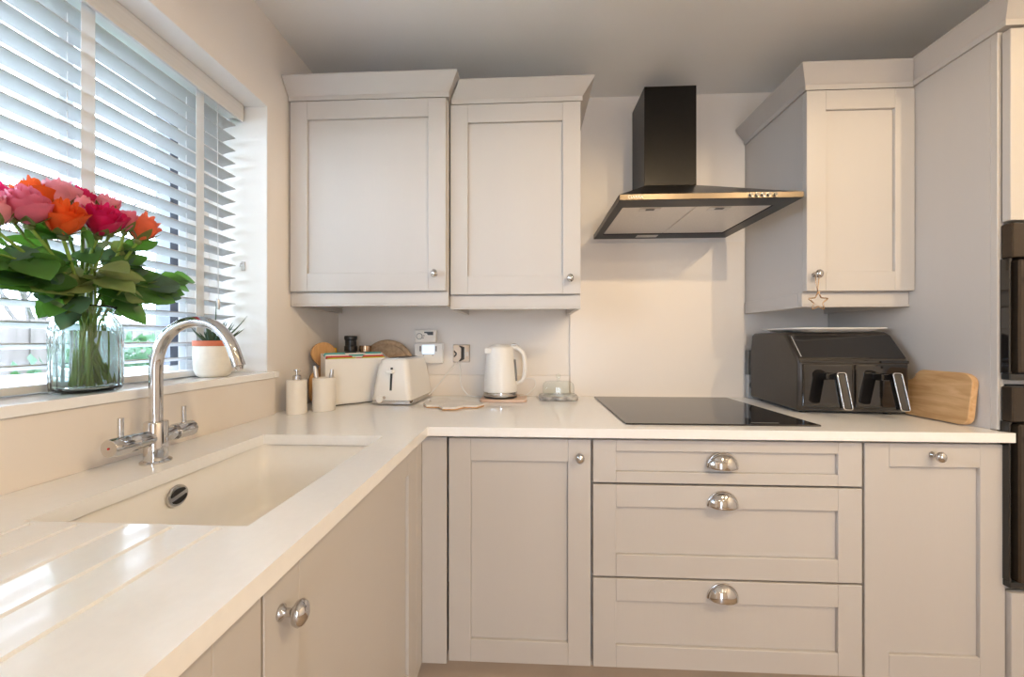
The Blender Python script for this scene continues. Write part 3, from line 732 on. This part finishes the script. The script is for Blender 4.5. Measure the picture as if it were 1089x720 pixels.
for s_, L in ((-1, .086), (1, .080)):
    h = obj('valve', lathe(B(), [(0, 0), (.0165, 0), (.0165, L*.42), (.0160, L*.43), (.0160, L*.46), (.0185, L*.47), (.0185, L-.002), (.0170, L), (0, L)], 32, T(0, s_*.004, .056) @ R(-s_*PI/2, 'X')), 'chrome', tp, smooth=True)
    obj('lever', tube(B(), [(0, s_*(L*.80), .070), (0, s_*(L*.80), .112)], .0048, 14), 'chrome', h, smooth=True)
    if s_ < 0: obj('hot_mark', lathe(B(), [(0, 0), (.002, 0), (.002, .0006), (0, .0006)], 10, T(0, -.0905, .056) @ AXY), 'red', h)

# ---------------------------------------------------------------- things in the left corner
so = thing('soap_dispenser', 'white cylindrical soap dispenser with a chrome pump by the end of the windowsill', 'soap dispenser', (-.848, 1.272, ZW))
obj('bottle', lathe(B(), [(0, 0), (.031, 0), (.033, .002), (.033, .122), (.031, .124), (0, .124)], 40), 'cream', so, smooth=True)
obj('collar', lathe(B(), [(0, .124), (.014, .124), (.014, .138), (.011, .141), (0, .141)], 24), 'chrome', so, smooth=True)
pu = obj('pump', lathe(B(), [(0, .141), (.0035, .141), (.0035, .155), (.010, .156), (.010, .162), (0, .163)], 20), 'chrome', so, smooth=True)
obj('nozzle', tube(B(), [(0, 0, .160), (.022, -.018, .160), (.026, -.021, .156)], .003, 10), 'chrome', pu, smooth=True)
ho = thing('utensil_holder', 'white cylindrical holder beside the soap dispenser, slightly wider', 'holder', (-.782, 1.335, ZW))
obj('cup_wall', lathe(B(), [(0, 0), (.038, 0), (.040, .002), (.040, .124), (.037, .126), (.036, .122), (.036, .006), (0, .006)], 44), 'cream', ho, smooth=True)
for k, (dx, dy, hh, lb) in enumerate(((-.012, -.008, .165, 'steel brush handle standing tallest in the white holder'), (.010, .006, .150, 'shorter steel handle standing in the white holder'))):
    o = obj('scrubbing_brush', lathe(B(), [(0, 0), (.010, 0), (.012, .01), (.012, .03), (.005, .045), (.0065, .09), (.0085, hh-.02), (.006, hh), (0, hh+.001)], 16, T(ho.location.x+dx, ho.location.y+dy, ZW+.007) @ R(.12*(1 if k else -1), 'Y')), 'steel', smooth=True)
    tag(o, lb, 'brush')

# leaning paddle board, in the corner
def paddle_board(name, label, loc, mtx_, w, h, hw, hl, th, m, hole=False, head=0.0):
    t = thing(name, label, 'chopping board', loc)
    pts = []
    def arc(cx, cy, r, a0, a1, n=8):
        for i in range(n+1):
            a = a0 + (a1-a0)*i/n; pts.append((cx + r*math.cos(a), cy + r*math.sin(a)))
    rc = .035
    arc(-w/2+rc, rc, rc, 1.5*PI, PI); arc(-w/2+rc, h-rc, rc, PI, PI/2)
    if head:
        arc(-hw/2-.015, h+.02, .02, 1.5*PI, 2*PI, 5)
        arc(0, h+hl-head, head, PI+.75, -.75, 16)
        arc(hw/2+.015, h+.02, .02, PI, 1.5*PI, 5)
    else:
        arc(-hw/2-.02, h+.02, .02, 1.5*PI, 2*PI, 5); arc(-hw/2+.02, h+hl-.02, .02, PI, PI/2, 5)
        arc(hw/2-.02, h+hl-.02, .02, PI/2, 0, 5); arc(hw/2+.02, h+.02, .02, PI, 1.5*PI, 5)
    arc(w/2-rc, h-rc, rc, PI/2, 0); arc(w/2-rc, rc, rc, 0, -PI/2)
    bm = prism(B(), pts, 'y', -th/2, th/2, mtx_)
    obj('board', bm, m, t, world=True, bevel=.003, smooth=True)
    return t
mt = T(-.868, 1.478, ZW+.003) @ R(math.radians(42), 'Z') @ R(math.radians(-1.5), 'X')
paddle_board('paddle_board', 'honey wood paddle board standing in the left corner behind the white box', (-.868, 1.478, ZW), mt, .108, .135, .040, .122, .018, 'oak', head=.047)
# index chopping-board box
ang = math.radians(42)
bxm = T(-.811, 1.392, ZW)
fx = thing('chopping_board_case', 'white upright case holding coloured chopping boards, left of the toaster', 'case', (-.811, 1.392, ZW), ang)
wd, dp, hh = .255, .082, .192
bm = B(); box(bm, 0, wd, 0, .004, .004, hh); box(bm, 0, wd, dp-.004, dp, .004, hh+.021); prism(bm, [(.004, .004), (dp-.004, .004), (dp-.004, hh+.020), (.004, hh)], 'x', 0, .004); prism(bm, [(.004, .004), (dp-.004, .004), (dp-.004, hh+.020), (.004, hh)], 'x', wd-.004, wd); box(bm, 0, wd, 0, dp, .004, .008)
obj('shell', bm, 'white', fx)
obj('foot', box(B(), .004, wd-.004, .003, dp-.003, 0, .004), 'dark', fx)
for k, (mk, lb) in enumerate((('lime', 'lime green index chopping board, front one in the white case'), ('red', 'red index chopping board, second from the front in the white case'), ('white', 'white index chopping board, behind the red one in the white case'), ('teal', 'teal index chopping board, rearmost in the white case'))):
    y = .011 + .0165*k; bm = B(); tl, tr = .118-.010*k, .148+.010*k
    ht = .1865+.0062*k
    pts = [(.008, .0), (wd-.008, 0), (wd-.008, ht-.010), (wd-.012, ht), (tr, ht), (tr-.006, ht-.009), (tl+.006, ht-.009), (tl, ht), (.012, ht), (.008, ht-.010)]
    prism(bm, [(p[0], p[1]+.010) for p in pts], 'y', y, y+.010)
    bm.transform(T(-.811, 1.392, ZW) @ R(ang, 'Z'))
    o = obj('index_chopping_board', bm, mk, bevel=.001); tag(o, lb, 'chopping board', 'coloured index chopping boards')
# bottles behind
pm = thing('pepper_mill', 'black pepper mill standing behind the chopping board case', 'pepper mill', (-.832, 1.640, ZW))
obj('body', lathe(B(), [(0, 0), (.030, 0), (.031, .01), (.026, .05), (.024, .10), (.024, .205), (.026, .215), (0, .215)], 28), 'dark', pm, smooth=True)
obj('cap', lathe(B(), [(0, .217), (.0285, .217), (.0285, .240), (.025, .243), (.025, .268), (.0285, .272), (.0285, .286), (.026, .289), (0, .289)], 28), 'dark', pm, smooth=True)
ob = thing('oil_bottle', 'glass bottle with a yellow cap behind the chopping board case', 'bottle', (-.884, 1.580, ZW))
obj('glass', lathe(B(), [(0, 0), (.024, 0), (.025, .01), (.025, .15), (.014, .19), (.013, .205), (0, .205)], 24), 'amber', ob, smooth=True)
obj('cap', lathe(B(), [(0, .2055), (.0155, .2055), (.0155, .232), (.013, .234), (0, .234)], 20), 'yellow', ob, smooth=True)
jr = thing('spice_jar', 'brown jar behind the right end of the chopping board case', 'jar', (-.768, 1.655, ZW))
obj('glass', lathe(B(), [(0, 0), (.026, 0), (.028, .01), (.028, .20), (.024, .215), (0, .215)], 24), 'amber', jr, smooth=True)
obj('lid', lathe(B(), [(0, .2155), (.027, .2155), (.027, .243), (0, .244)], 24), 'rosegold', jr, smooth=True)
rb = thing('round_board', 'round brown wooden board leaning on the wall behind the toaster', 'chopping board', (-.672, 1.66, ZW))
bm = lathe(B(), [(0, -.009), (.125, -.009), (.131, -.004), (.131, .004), (.125, .009), (.112, .009), (.108, .005), (0, .005)], 56, T(-.672, 1.670, ZW+.140) @ R(math.radians(7), 'X').inverted() @ AXY)
obj('disc', bm, 'mango', rb, world=True, smooth=True)

# ---------------------------------------------------------------- toaster
to = thing('toaster', 'white two-slice toaster with a chrome base left of the kettle', 'toaster', (-.566, 1.445, ZW), math.radians(-4))
def taper_box(bm, w0, l0, w1, l1, z0, z1, r0, r1, y_off=0, n=6):
    lv = []
    for t_ in (0, .45, .72, .86, .95, 1.0):
        f = t_**2.2; inset = {0: 0, .45: .0, .72: .003, .86: .008, .95: .016, 1.0: .030}[t_]
        w = w0 + (w1-w0)*t_ - inset; l = l0 + (l1-l0)*t_ - inset*.8; r = r0 + (r1-r0)*t_
        z = z0 + (z1-z0)*(t_ if t_ < .95 else (.975 if t_ < 1 else 1))
        lv.append([bm.verts.new((p[0], p[1]+y_off, z)) for p in roundrect(w, l, r, n)])
    for A, C in zip(lv, lv[1:]):
        for i in range(len(A)): j = (i+1) % len(A); bm.faces.new((A[i], A[j], C[j], C[i]))
    bm.faces.new(lv[0][::-1]); bm.faces.new(lv[-1]); return bm
obj('body', taper_box(B(), .172, .270, .132, .235, .020, .190, .022, .025, .135), 'white', to, smooth=True)
obj('base', prism(B(), roundrect(.178, .276, .024), 'z', .004, .021, T(0, .135, 0)), 'chrome', to, bevel=.002, smooth=True)
obj('top_plate', prism(B(), roundrect(.092, .185, .010), 'z', .188, .193, T(0, .135, 0)), 'steel', to, bevel=.001)
for dx in (-.020, .020): obj('slot', box(B(), dx-.011, dx+.011, .058, .212, .1925, .1945), 'dark', to)
tilt_f = math.atan2(.0175, .17)
FM = T(0, .0035, .02) @ R(-tilt_f, 'X')
obj('lever_slot', box(B(), -.005, .004, -.0045, .010, .040, .135, FM), 'dark', to)
obj('lever', box(B(), -.017, .013, -.024, .0, .110, .126, FM), 'white', to, bevel=.005, seg=3)
for z in (.026, .042, .058): obj('button', lathe(B(), [(0, 0), (.0035, 0), (.003, .002), (0, .002)], 12, FM @ T(-.056, .004, z-.012) @ AXY), 'steel', to)
obj('dial', lathe(B(), [(0, 0), (.015, 0), (.014, .010), (.012, .012), (0, .012)], 24, FM @ T(-.046, .001, .004) @ AXY), 'white', to, smooth=True)
obj('dial', lathe(B(), [(0, 0), (.007, 0), (.0065, .006), (0, .006)], 20, FM @ T(-.028, .001, .010) @ AXY), 'chrome', to, smooth=True)

# ---------------------------------------------------------------- controls and socket on the back wall
th = thing('heating_thermostat', 'white wall thermostat with a lit blue screen, lower of the two controls', 'thermostat', (-.478, WB-.0005, 1.07))
obj('case', box(B(), -.547, -.407, WB-.028, WB-.0005, 1.066, 1.165), 'white', th, world=True, bevel=.006, seg=3)
obj('screen', box(B(), -.506, -.448, WB-.0295, WB-.027, 1.113, 1.154), 'screen', th, world=True)
for x in (-.516, -.439): obj('button', box(B(), x-.003, x+.003, WB-.0300, WB-.027, 1.125, 1.150), 'grey', th, world=True)
for x in (-.500, -.455): obj('button', box(B(), x-.003, x+.003, WB-.0300, WB-.027, 1.104, 1.108), 'grey', th, world=True)
ti = thing('heating_timer', 'small beige timer with a round dial above the lit thermostat', 'timer', (-.49, WB-.0005, 1.17))
obj('case', box(B(), -.545, -.438, WB-.032, WB-.0005, 1.1665, 1.229), 'cream', ti, world=True, bevel=.006, seg=3)
obj('dial', lathe(B(), [(0, 0), (.015, 0), (.015, .003), (.0125, .003), (.0125, .001), (0, .001)], 30, T(-.519, WB-.032, 1.197) @ AXY), 'grey', ti, world=True)
obj('dial_face', lathe(B(), [(0, 0), (.0122, 0), (.0122, .0035), (0, .0035)], 30, T(-.519, WB-.032, 1.197) @ AXY), 'cream', ti, world=True)
obj('screen', prism(B(), [(-.496, 1.219), (-.452, 1.219), (-.452, 1.203), (-.478, 1.203), (-.483, 1.211), (-.496, 1.213)], 'y', WB-.033, WB-.031), 'dark', ti, world=True)
for x, z in ((-.497, 1.200), (-.501, 1.189)): obj('button', box(B(), x-.002, x+.002, WB-.0335, WB-.031, z-.002, z+.002), 'dark', ti, world=True)
sk = thing('wall_socket', 'polished chrome square switched socket left of the kettle', 'socket', (-.320, WB-.0005, 1.11))
obj('face_plate', box(B(), -.362, -.280, WB-.008, WB-.0005, 1.071, 1.157), 'chrome', sk, world=True, bevel=.003, seg=3)
obj('dark_shape', prism(B(), [(-.357, 1.130), (-.343, 1.118), (-.343, 1.106), (-.357, 1.094), (-.357, 1.102), (-.349, 1.112), (-.357, 1.122)], 'y', WB-.0092, WB-.0075), 'dark', sk, world=True)  # dark angular shape at the left of the face plate
obj('dark_shape', prism(B(), [(-.334, 1.152), (-.322, 1.138), (-.322, 1.092), (-.334, 1.076), (-.326, 1.076), (-.306, 1.086), (-.306, 1.145), (-.326, 1.152)], 'y', WB-.0092, WB-.0075), 'dark', sk, world=True)  # larger dark shape at the middle of the face plate
obj('rocker', box(B(), -.299, -.287, WB-.0115, WB-.0075, 1.100, 1.122), 'white', sk, world=True, bevel=.001)
cd = B(); tube(cd, [(-.335, WB-.006, 1.069), (-.322, WB-.024, 1.045), (-.312, 1.655, .975), (-.285, 1.645, .930), (-.255, 1.64, .918), (-.225, 1.65, .914), (-.205, 1.66, .9135)], .0030, 8, k=5)
tag(obj('power_cord', cd, 'white', smooth='all'), 'white cord looping down from the chrome socket to the kettle', 'cord')
cd = B(); tube(cd, [(-.345, WB-.006, 1.069), (-.365, WB-.024, 1.045), (-.410, WB-.045, .985), (-.455, WB-.055, .930), (-.480, 1.60, .914), (-.472, 1.56, .9135)], .0026, 8, k=5)
tag(obj('power_cord', cd, 'white', smooth='all'), 'white cord running diagonally from the chrome socket down to the toaster', 'cord')
cd = B(); tube(cd, [(-.035, 1.60, .928), (.0, 1.64, .93), (.035, 1.672, .962), (.030, 1.676, .995), (-.01, 1.676, 1.00)], .0020, 8, k=5)
tag(obj('power_cord', cd, 'white', smooth='all'), 'thin cord curling up the wall right of the kettle', 'cord')

# ---------------------------------------------------------------- hexagon trivet, kettle on its board, butter dish
hx = thing('hexagon_trivet', 'white marble honeycomb trivet with a wooden underside in front of the toaster cord', 'trivet', (-.30, 1.42, ZW))
a = .050; hxm = B(); hxb = B()
for cx, cy in ((0, 0), (-.075, .0433), (.075, .0433), (0, .0866), (-.075, .130)):
    pts = [(cx + (a-.0006)*math.cos(PI/3*k), cy - .03 + (a-.0006)*math.sin(PI/3*k)) for k in range(6)]
    prism(hxb, pts, 'z', .001, .0055); prism(hxm, pts, 'z', .0056, .0125)
obj('wooden_underside', hxb, 'oak', hx); obj('marble_top', hxm, 'marble', hx)
kb = thing('kettle_board', 'thin pale pink board under the white kettle', 'board', (-.105, 1.60, ZW))
obj('slab', prism(B(), roundrect(.205, .150, .020), 'z', .001, .0125), 'pinkwood', kb, bevel=.002)
ke = thing('electric_kettle', 'glossy white electric kettle with a loop handle and chrome base ring', 'kettle', (-.122, 1.605, ZW+.0128))
obj('base_plate', lathe(B(), [(0, 0), (.074, 0), (.076, .004), (.074, .008), (0, .008)], 48), 'dark', ke, smooth=True)
obj('base_ring', lathe(B(), [(0, .0085), (.0755, .0085), (.0765, .013), (.0755, .026), (0, .026)], 56), 'chrome', ke, smooth=True)
obj('body', lathe(B(), [(0, .0262), (.0745, .0262), (.0750, .032), (.0735, .075), (.070, .12), (.065, .165), (.0600, .205), (.0585, .218), (.055, .226), (.048, .229), (0, .230)], 64), 'white', ke, smooth='all')
obj('lid', lathe(B(), [(0, .2302), (.043, .2302), (.041, .2335), (.030, .2355), (0, .236)], 40), 'white', ke, smooth='all')
sp_ = B(); prism(sp_, [(-.020, 0), (.020, 0), (0, -.026)], 'z', .196, .222, T(-.046, -.030, 0) @ R(-.95, 'Z'))
obj('spout', sp_, 'white', ke, bevel=.004)
hb = B(); hp = smooth_path([(.052, 0, .224), (.068, -.002, .224), (.088, -.004, .212), (.1035, -.006, .190), (.109, -.007, .155), (.109, -.007, .115), (.103, -.006, .085), (.090, -.004, .070), (.070, 0, .064)], 5)
tube(hb, hp, .0098, 16)
obj('handle', hb, 'white', ke, smooth='all')
obj('lid_button', box(B(), .052, .074, -.012, .012, .231, .240), 'steel', ke, bevel=.003)
obj('water_gauge', tube(B(), [(.0655, -.022, .170), (.0705, -.024, .115), (.0725, -.025, .075)], .0045, 10), 'grey', ke, smooth=True)
di = thing('butter_dish', 'grey marble butter dish base beside the hob', 'dish', (.140, 1.628, ZW))
obj('base', prism(B(), roundrect(.175, .115, .035), 'z', .0, .020), 'gmarble', di, bevel=.006, smooth=True)
cv = B(); lv = []
for w_, l_, r_, z_ in ((.140, .086, .022, .0205), (.140, .086, .022, .055), (.134, .080, .022, .070), (.118, .066, .020, .079), (.090, .04, .015, .0825)):
    lv.append([cv.verts.new((p[0], p[1], z_)) for p in roundrect(w_, l_, r_, 5)])
for A_, C_ in zip(lv, lv[1:]):
    for i in range(len(A_)): j = (i+1) % len(A_); cv.faces.new((A_[i], A_[j], C_[j], C_[i]))
cv.faces.new(lv[-1])
obj('glass_cover', cv, 'clear', di, smooth='all')
obj('cover_knob', lathe(B(), [(0, .084), (.008, .084), (.006, .090), (.006, .094), (.0115, .102), (.011, .112), (0, .116)], 20), 'clear', di, smooth='all')

# ---------------------------------------------------------------- hob and extractor hood
hb = thing('induction_hob', 'black glass induction hob set on the worktop below the hood', 'hob', (.614, 1.41, ZW))
obj('glass_plate', box(B(), .312, .914, 1.147, 1.678, ZW+.0005, ZW+.0055), 'hob', hb, world=True, bevel=.0015)
obj('touch_controls', box(B(), .715, .80, 1.165, 1.172, ZW+.0056, ZW+.0059), 'grey', hb, world=True)

HX0, HX1, HY0, HZ = .317, .932, 1.245, 1.662
hd = thing('extractor_hood', 'black chimney extractor hood above the hob', 'extractor hood', (.62, WB-.002, HZ))
HB = WB-.002; zt_ = HZ+.021; bm = B()
def quadv(bm, *vs): bm.faces.new([bm.verts.new(v) for v in vs])
CX0, CX1, CY0, CZ = .499, .717, 1.542, 1.838
o_ = [(HX0, HY0), (HX1, HY0), (HX1, HB), (HX0, HB)]; i_ = [(.346, 1.312), (.880, 1.312), (.880, 1.645), (.346, 1.645)]; c4 = [(CX0, CY0), (CX1, CY0), (CX1, HB), (CX0, HB)]
for k in range(4):
    j = (k+1) % 4
    if k != 0: quadv(bm, (*o_[k], HZ), (*o_[j], HZ), (*o_[j], zt_), (*o_[k], zt_))
    quadv(bm, (*o_[k], zt_), (*o_[j], zt_), (*c4[j], CZ), (*c4[k], CZ))
    quadv(bm, (*o_[k], HZ), (*i_[k], HZ), (*i_[j], HZ), (*o_[j], HZ))
    quadv(bm, (*i_[k], HZ), (*i_[k], HZ+.012), (*i_[j], HZ+.012), (*i_[j], HZ))
quadv(bm, *[(*p, HZ+.012) for p in i_]); quadv(bm, *[(*p, CZ) for p in c4])
bmesh.ops.remove_doubles(bm, verts=bm.verts, dist=1e-5)
obj('canopy', bm, 'black', hd, world=True)
obj('chimney', box(B(), CX0, CX1, CY0, HB, CZ+.0005, 2.262), 'black', hd, world=True, bevel=.001, seg=1)
obj('front_band', box(B(), HX0, HX1, HY0-.004, HY0, HZ+.0005, zt_-.0005), 'band', hd, world=True, bevel=.001)
for x0, x1, hx0 in ((.3485, .6120, .415), (.6140, .8775, .665)):
    f = obj('grease_filter', box(B(), x0, x1, 1.3145, 1.6425, HZ+.002, HZ+.010), 'filter', hd, world=True, bevel=.002)
    obj('latch', box(B(), hx0, hx0+.075, 1.325, 1.356, HZ-.0005, HZ+.002), 'steel', f, world=True, bevel=.001)
    obj('grip', box(B(), hx0+.022, hx0+.053, 1.329, 1.342, HZ-.0015, HZ-.0004), 'dark', f, world=True)
obj('lamp_lens', box(B(), .505, .60, 1.658, 1.692, HZ-.002, HZ-.0002), 'filter', hd, world=True, bevel=.0008)
for k in range(5):
    x = .757+.0200*k
    bt = obj('push_button', lathe(B(), [(0, 0), (.0062, 0), (.0058, .006), (0, .006)], 20, T(x, HY0-.0042, HZ+.0105) @ AXY), 'dark', hd, world=True, smooth=True)
    obj('button_light', lathe(B(), [(.0064, 0), (.0078, 0), (.0074, .001), (.0064, .001)], 20, T(x, HY0-.0042, HZ+.0105) @ AXY, close=False), 'steel', bt, world=True)
def text(s_, size, mtx_, m, parent, name):
    cu = bpy.data.curves.new(name, 'FONT'); cu.body = s_; cu.size = size; cu.extrude = .0003; cu.space_character = 1.15
    tmp = bpy.data.objects.new(name, cu); COL.objects.link(tmp)
    bpy.context.view_layer.update()
    me = bpy.data.meshes.new_from_object(tmp.evaluated_get(bpy.context.evaluated_depsgraph_get()))
    bpy.data.objects.remove(tmp); bm = B(); bm.from_mesh(me); bm.transform(mtx_)
    return obj(name, bm, m, parent, world=True)
text('CIARRA', .0135, T(.345, HY0-.0046, HZ+.0060) @ R(PI/2, 'X'), 'letter', hd, 'lettering')

# ---------------------------------------------------------------- air fryer, tray, speaker, board, star
AM = T(.992, 1.347, ZW) @ R(math.radians(-4.5), 'Z')
af = thing('air_fryer', 'black twin-drawer air fryer with two chrome-edged handles on the worktop', 'air fryer', (.992, 1.347, ZW), math.radians(-4.5))
AWd = .362
bm = B(); prof_ = [(.010, .008), (.0, .022), (.0, .186), (.004, .198), (.075, .292), (.088, .299), (.300, .299), (.318, .292), (.330, .20), (.330, .03), (.322, .008)]
prism(bm, prof_, 'x', 0, AWd)
obj('body', bm, 'plastic', af, bevel=.011, seg=4, smooth=True)
SL = math.atan2(.094, .071)
gm = T(0, .004, .198) @ R(SL, 'X')
obj('control_panel', box(B(), .006, AWd-.006, .006, .112, -.001, .0025, gm), 'gloss', af, bevel=.002)
obj('trim_line', box(B(), .014, .016, .012, .106, .0026, .0032, gm), 'lgrey', af)
obj('trim_strip', box(B(), .004, AWd-.004, -.003, .006, .186, .197), 'gloss', af, bevel=.002)
for k, x0 in enumerate((.012, .184)):
    dr = obj('basket_drawer', box(B(), x0, x0+.166, -.006, .008, .026, .182), 'gloss', af, bevel=.005, seg=3)
    cx = x0+.083
    obj('handle_bridge', box(B(), cx-.030, cx+.010, -.045, -.006, .128, .152), 'gloss', dr, bevel=.005, seg=3)
    hm = T(cx+.004, -.050, .155) @ R(math.radians(-14), 'X')
    obj('handle', box(B(), -.0145, .0145, -.010, .010, -.128, 0, hm), 'gloss', dr, bevel=.006, seg=3)
    fr = [(p[0], -.0105, p[1]-.064) for p in roundrect(.027, .126, .007, 4)]
    fm = B(); tube(fm, fr, .0018, 8, closed=True); fm.transform(hm)
    obj('chrome_edge', fm, 'chrome', dr, smooth='all', label='chrome edging of the handle')
for x in (.04, AWd-.04):
    for y in (.04, .29): obj('foot', lathe(B(), [(0, 0), (.012, 0), (.013, .009), (0, .009)], 16, T(x, y, 0)), 'dark', af)
tr = thing('serving_tray', 'shallow white tray lying on top of the air fryer', 'tray', (1.19, 1.50, ZW+.3))
tm = B(); lv = []
for w_, l_, r_, z_ in ((.24, .17, .03, .0015), (.25, .18, .035, .0025), (.32, .22, .05, .0110), (.36, .24, .06, .0150)):
    lv.append([tm.verts.new((p[0], p[1], z_)) for p in roundrect(w_, l_, r_, 6)])
tm.faces.new(lv[0])
for A_, C_ in zip(lv, lv[1:]):
    for i in range(len(A_)): j = (i+1) % len(A_); tm.faces.new((A_[i], A_[j], C_[j], C_[i]))
obj('dish', tm, 'white', tr, smooth='all', solid=.003)
sb = thing('portable_speaker', 'grey box with a round black ring, half hidden behind the air fryer', 'speaker', (1.065, 1.700, ZW))
sx0, sx1, sy0, sy1 = 1.022, 1.110, 1.694, WB-.002
obj('case', box(B(), sx0, sx1, sy0, sy1, ZW+.0005, ZW+.107), 'lgrey', sb, world=True, bevel=.002)
obj('top_half', box(B(), sx0, sx1, sy0, sy1, ZW+.108, ZW+.222), 'grey', sb, world=True, bevel=.002)
obj('ring', lathe(B(), [(.024, 0), (.031, 0), (.031, .003), (.024, .003), (.024, 0)], 32, T(1.060, sy0, ZW+.060) @ AXY, close=False), 'dark', sb, world=True)
# board leaning on the tall panel: lies in the y-z plane, handle pointing to the back
bt = thing('paddle_board', 'pale wooden paddle board with a short handle leaning on the tall cabinet side', 'chopping board', (1.375, 1.28, ZW))
pts = []
def arc(cx, cy, r, a0, a1, n=7):
    for i in range(n+1):
        a = a0 + (a1-a0)*i/n; pts.append((cx + r*math.cos(a), cy + r*math.sin(a)))
# 2-D: u = y (towards the back), v = height
arc(1.190, .026, .026, PI, 1.5*PI); arc(1.335, .024, .024, 1.5*PI, 2*PI-.25)
pts += [(1.372, .058), (1.388, .075), (1.405, .082), (1.440, .084), (1.452, .092), (1.452, .120), (1.440, .128), (1.400, .124), (1.375, .122)]
arc(1.350, .146, .0225, 1.45*PI, .95*PI, 4)
arc(1.300, .136, .028, .15*PI, PI/2, 4); arc(1.196, .132, .032, PI/2, PI)
bm = prism(B(), pts, 'x', -.010, .010, T(1.3735, 0, ZW+.0025) @ R(math.radians(6.5), 'Y'))
obj('board', bm, 'beech', bt, world=True, bevel=.003, smooth=True)
st = thing('star_ornament', 'small bronze wire star hanging by a loop from the cabinet knob', 'ornament', (1.044, 1.315, 1.33))
pts = []
for k in range(10):
    r_ = .036 if k % 2 == 0 else .0165; a = PI/2 + k*PI/5; pts.append((1.042 + r_*math.cos(a), 1.322, 1.318 + r_*math.sin(a)))
fine = []
for k in range(10):
    p, q = Vector(pts[k]), Vector(pts[(k+1) % 10]); fine += [p.lerp(q, t_) for t_ in (.08, .5, .92)]
obj('wire_star', tube(B(), fine, .0022, 8, closed=True), 'rosegold', st, world=True, smooth='all')
obj('loop', tube(B(), [(1.041, 1.323, 1.354), (1.037, 1.325, 1.385), (1.0385, 1.330, 1.416), (1.045, 1.331, 1.4255), (1.0515, 1.330, 1.416), (1.045, 1.325, 1.385)], .0018, 8, closed=True), 'rosegold', st, world=True, smooth='all')

# ---------------------------------------------------------------- ceiling downlights and added rear fill lamps
for i, (x, y) in enumerate(LAMP_POS):
    t = thing('ceiling_downlight_or_fill', LAMP_LB[i], 'downlight', (x, y, ZC), group='ceiling downlights')
    obj('trim_ring', lathe(B(), [(.030, -.0005), (.043, -.0005), (.043, -.004), (.034, -.006), (.030, -.003)], 32, close=False), 'white', t, smooth=True)
    obj('lens', lathe(B(), [(0, -.001), (.029, -.001), (.029, -.0025), (0, -.0025)], 24), 'bulb', t)
    l = bpy.data.lights.new('downlight_or_fill_lamp', 'SPOT'); l.energy = LAMP_W[i]; l.color = LAMP_COL; l.shadow_soft_size = .022
    l.spot_size = math.radians(176); l.spot_blend = .2
    o = bpy.data.objects.new('downlight_or_fill_lamp', l); COL.objects.link(o); o.location = (x, y, ZC-.035)
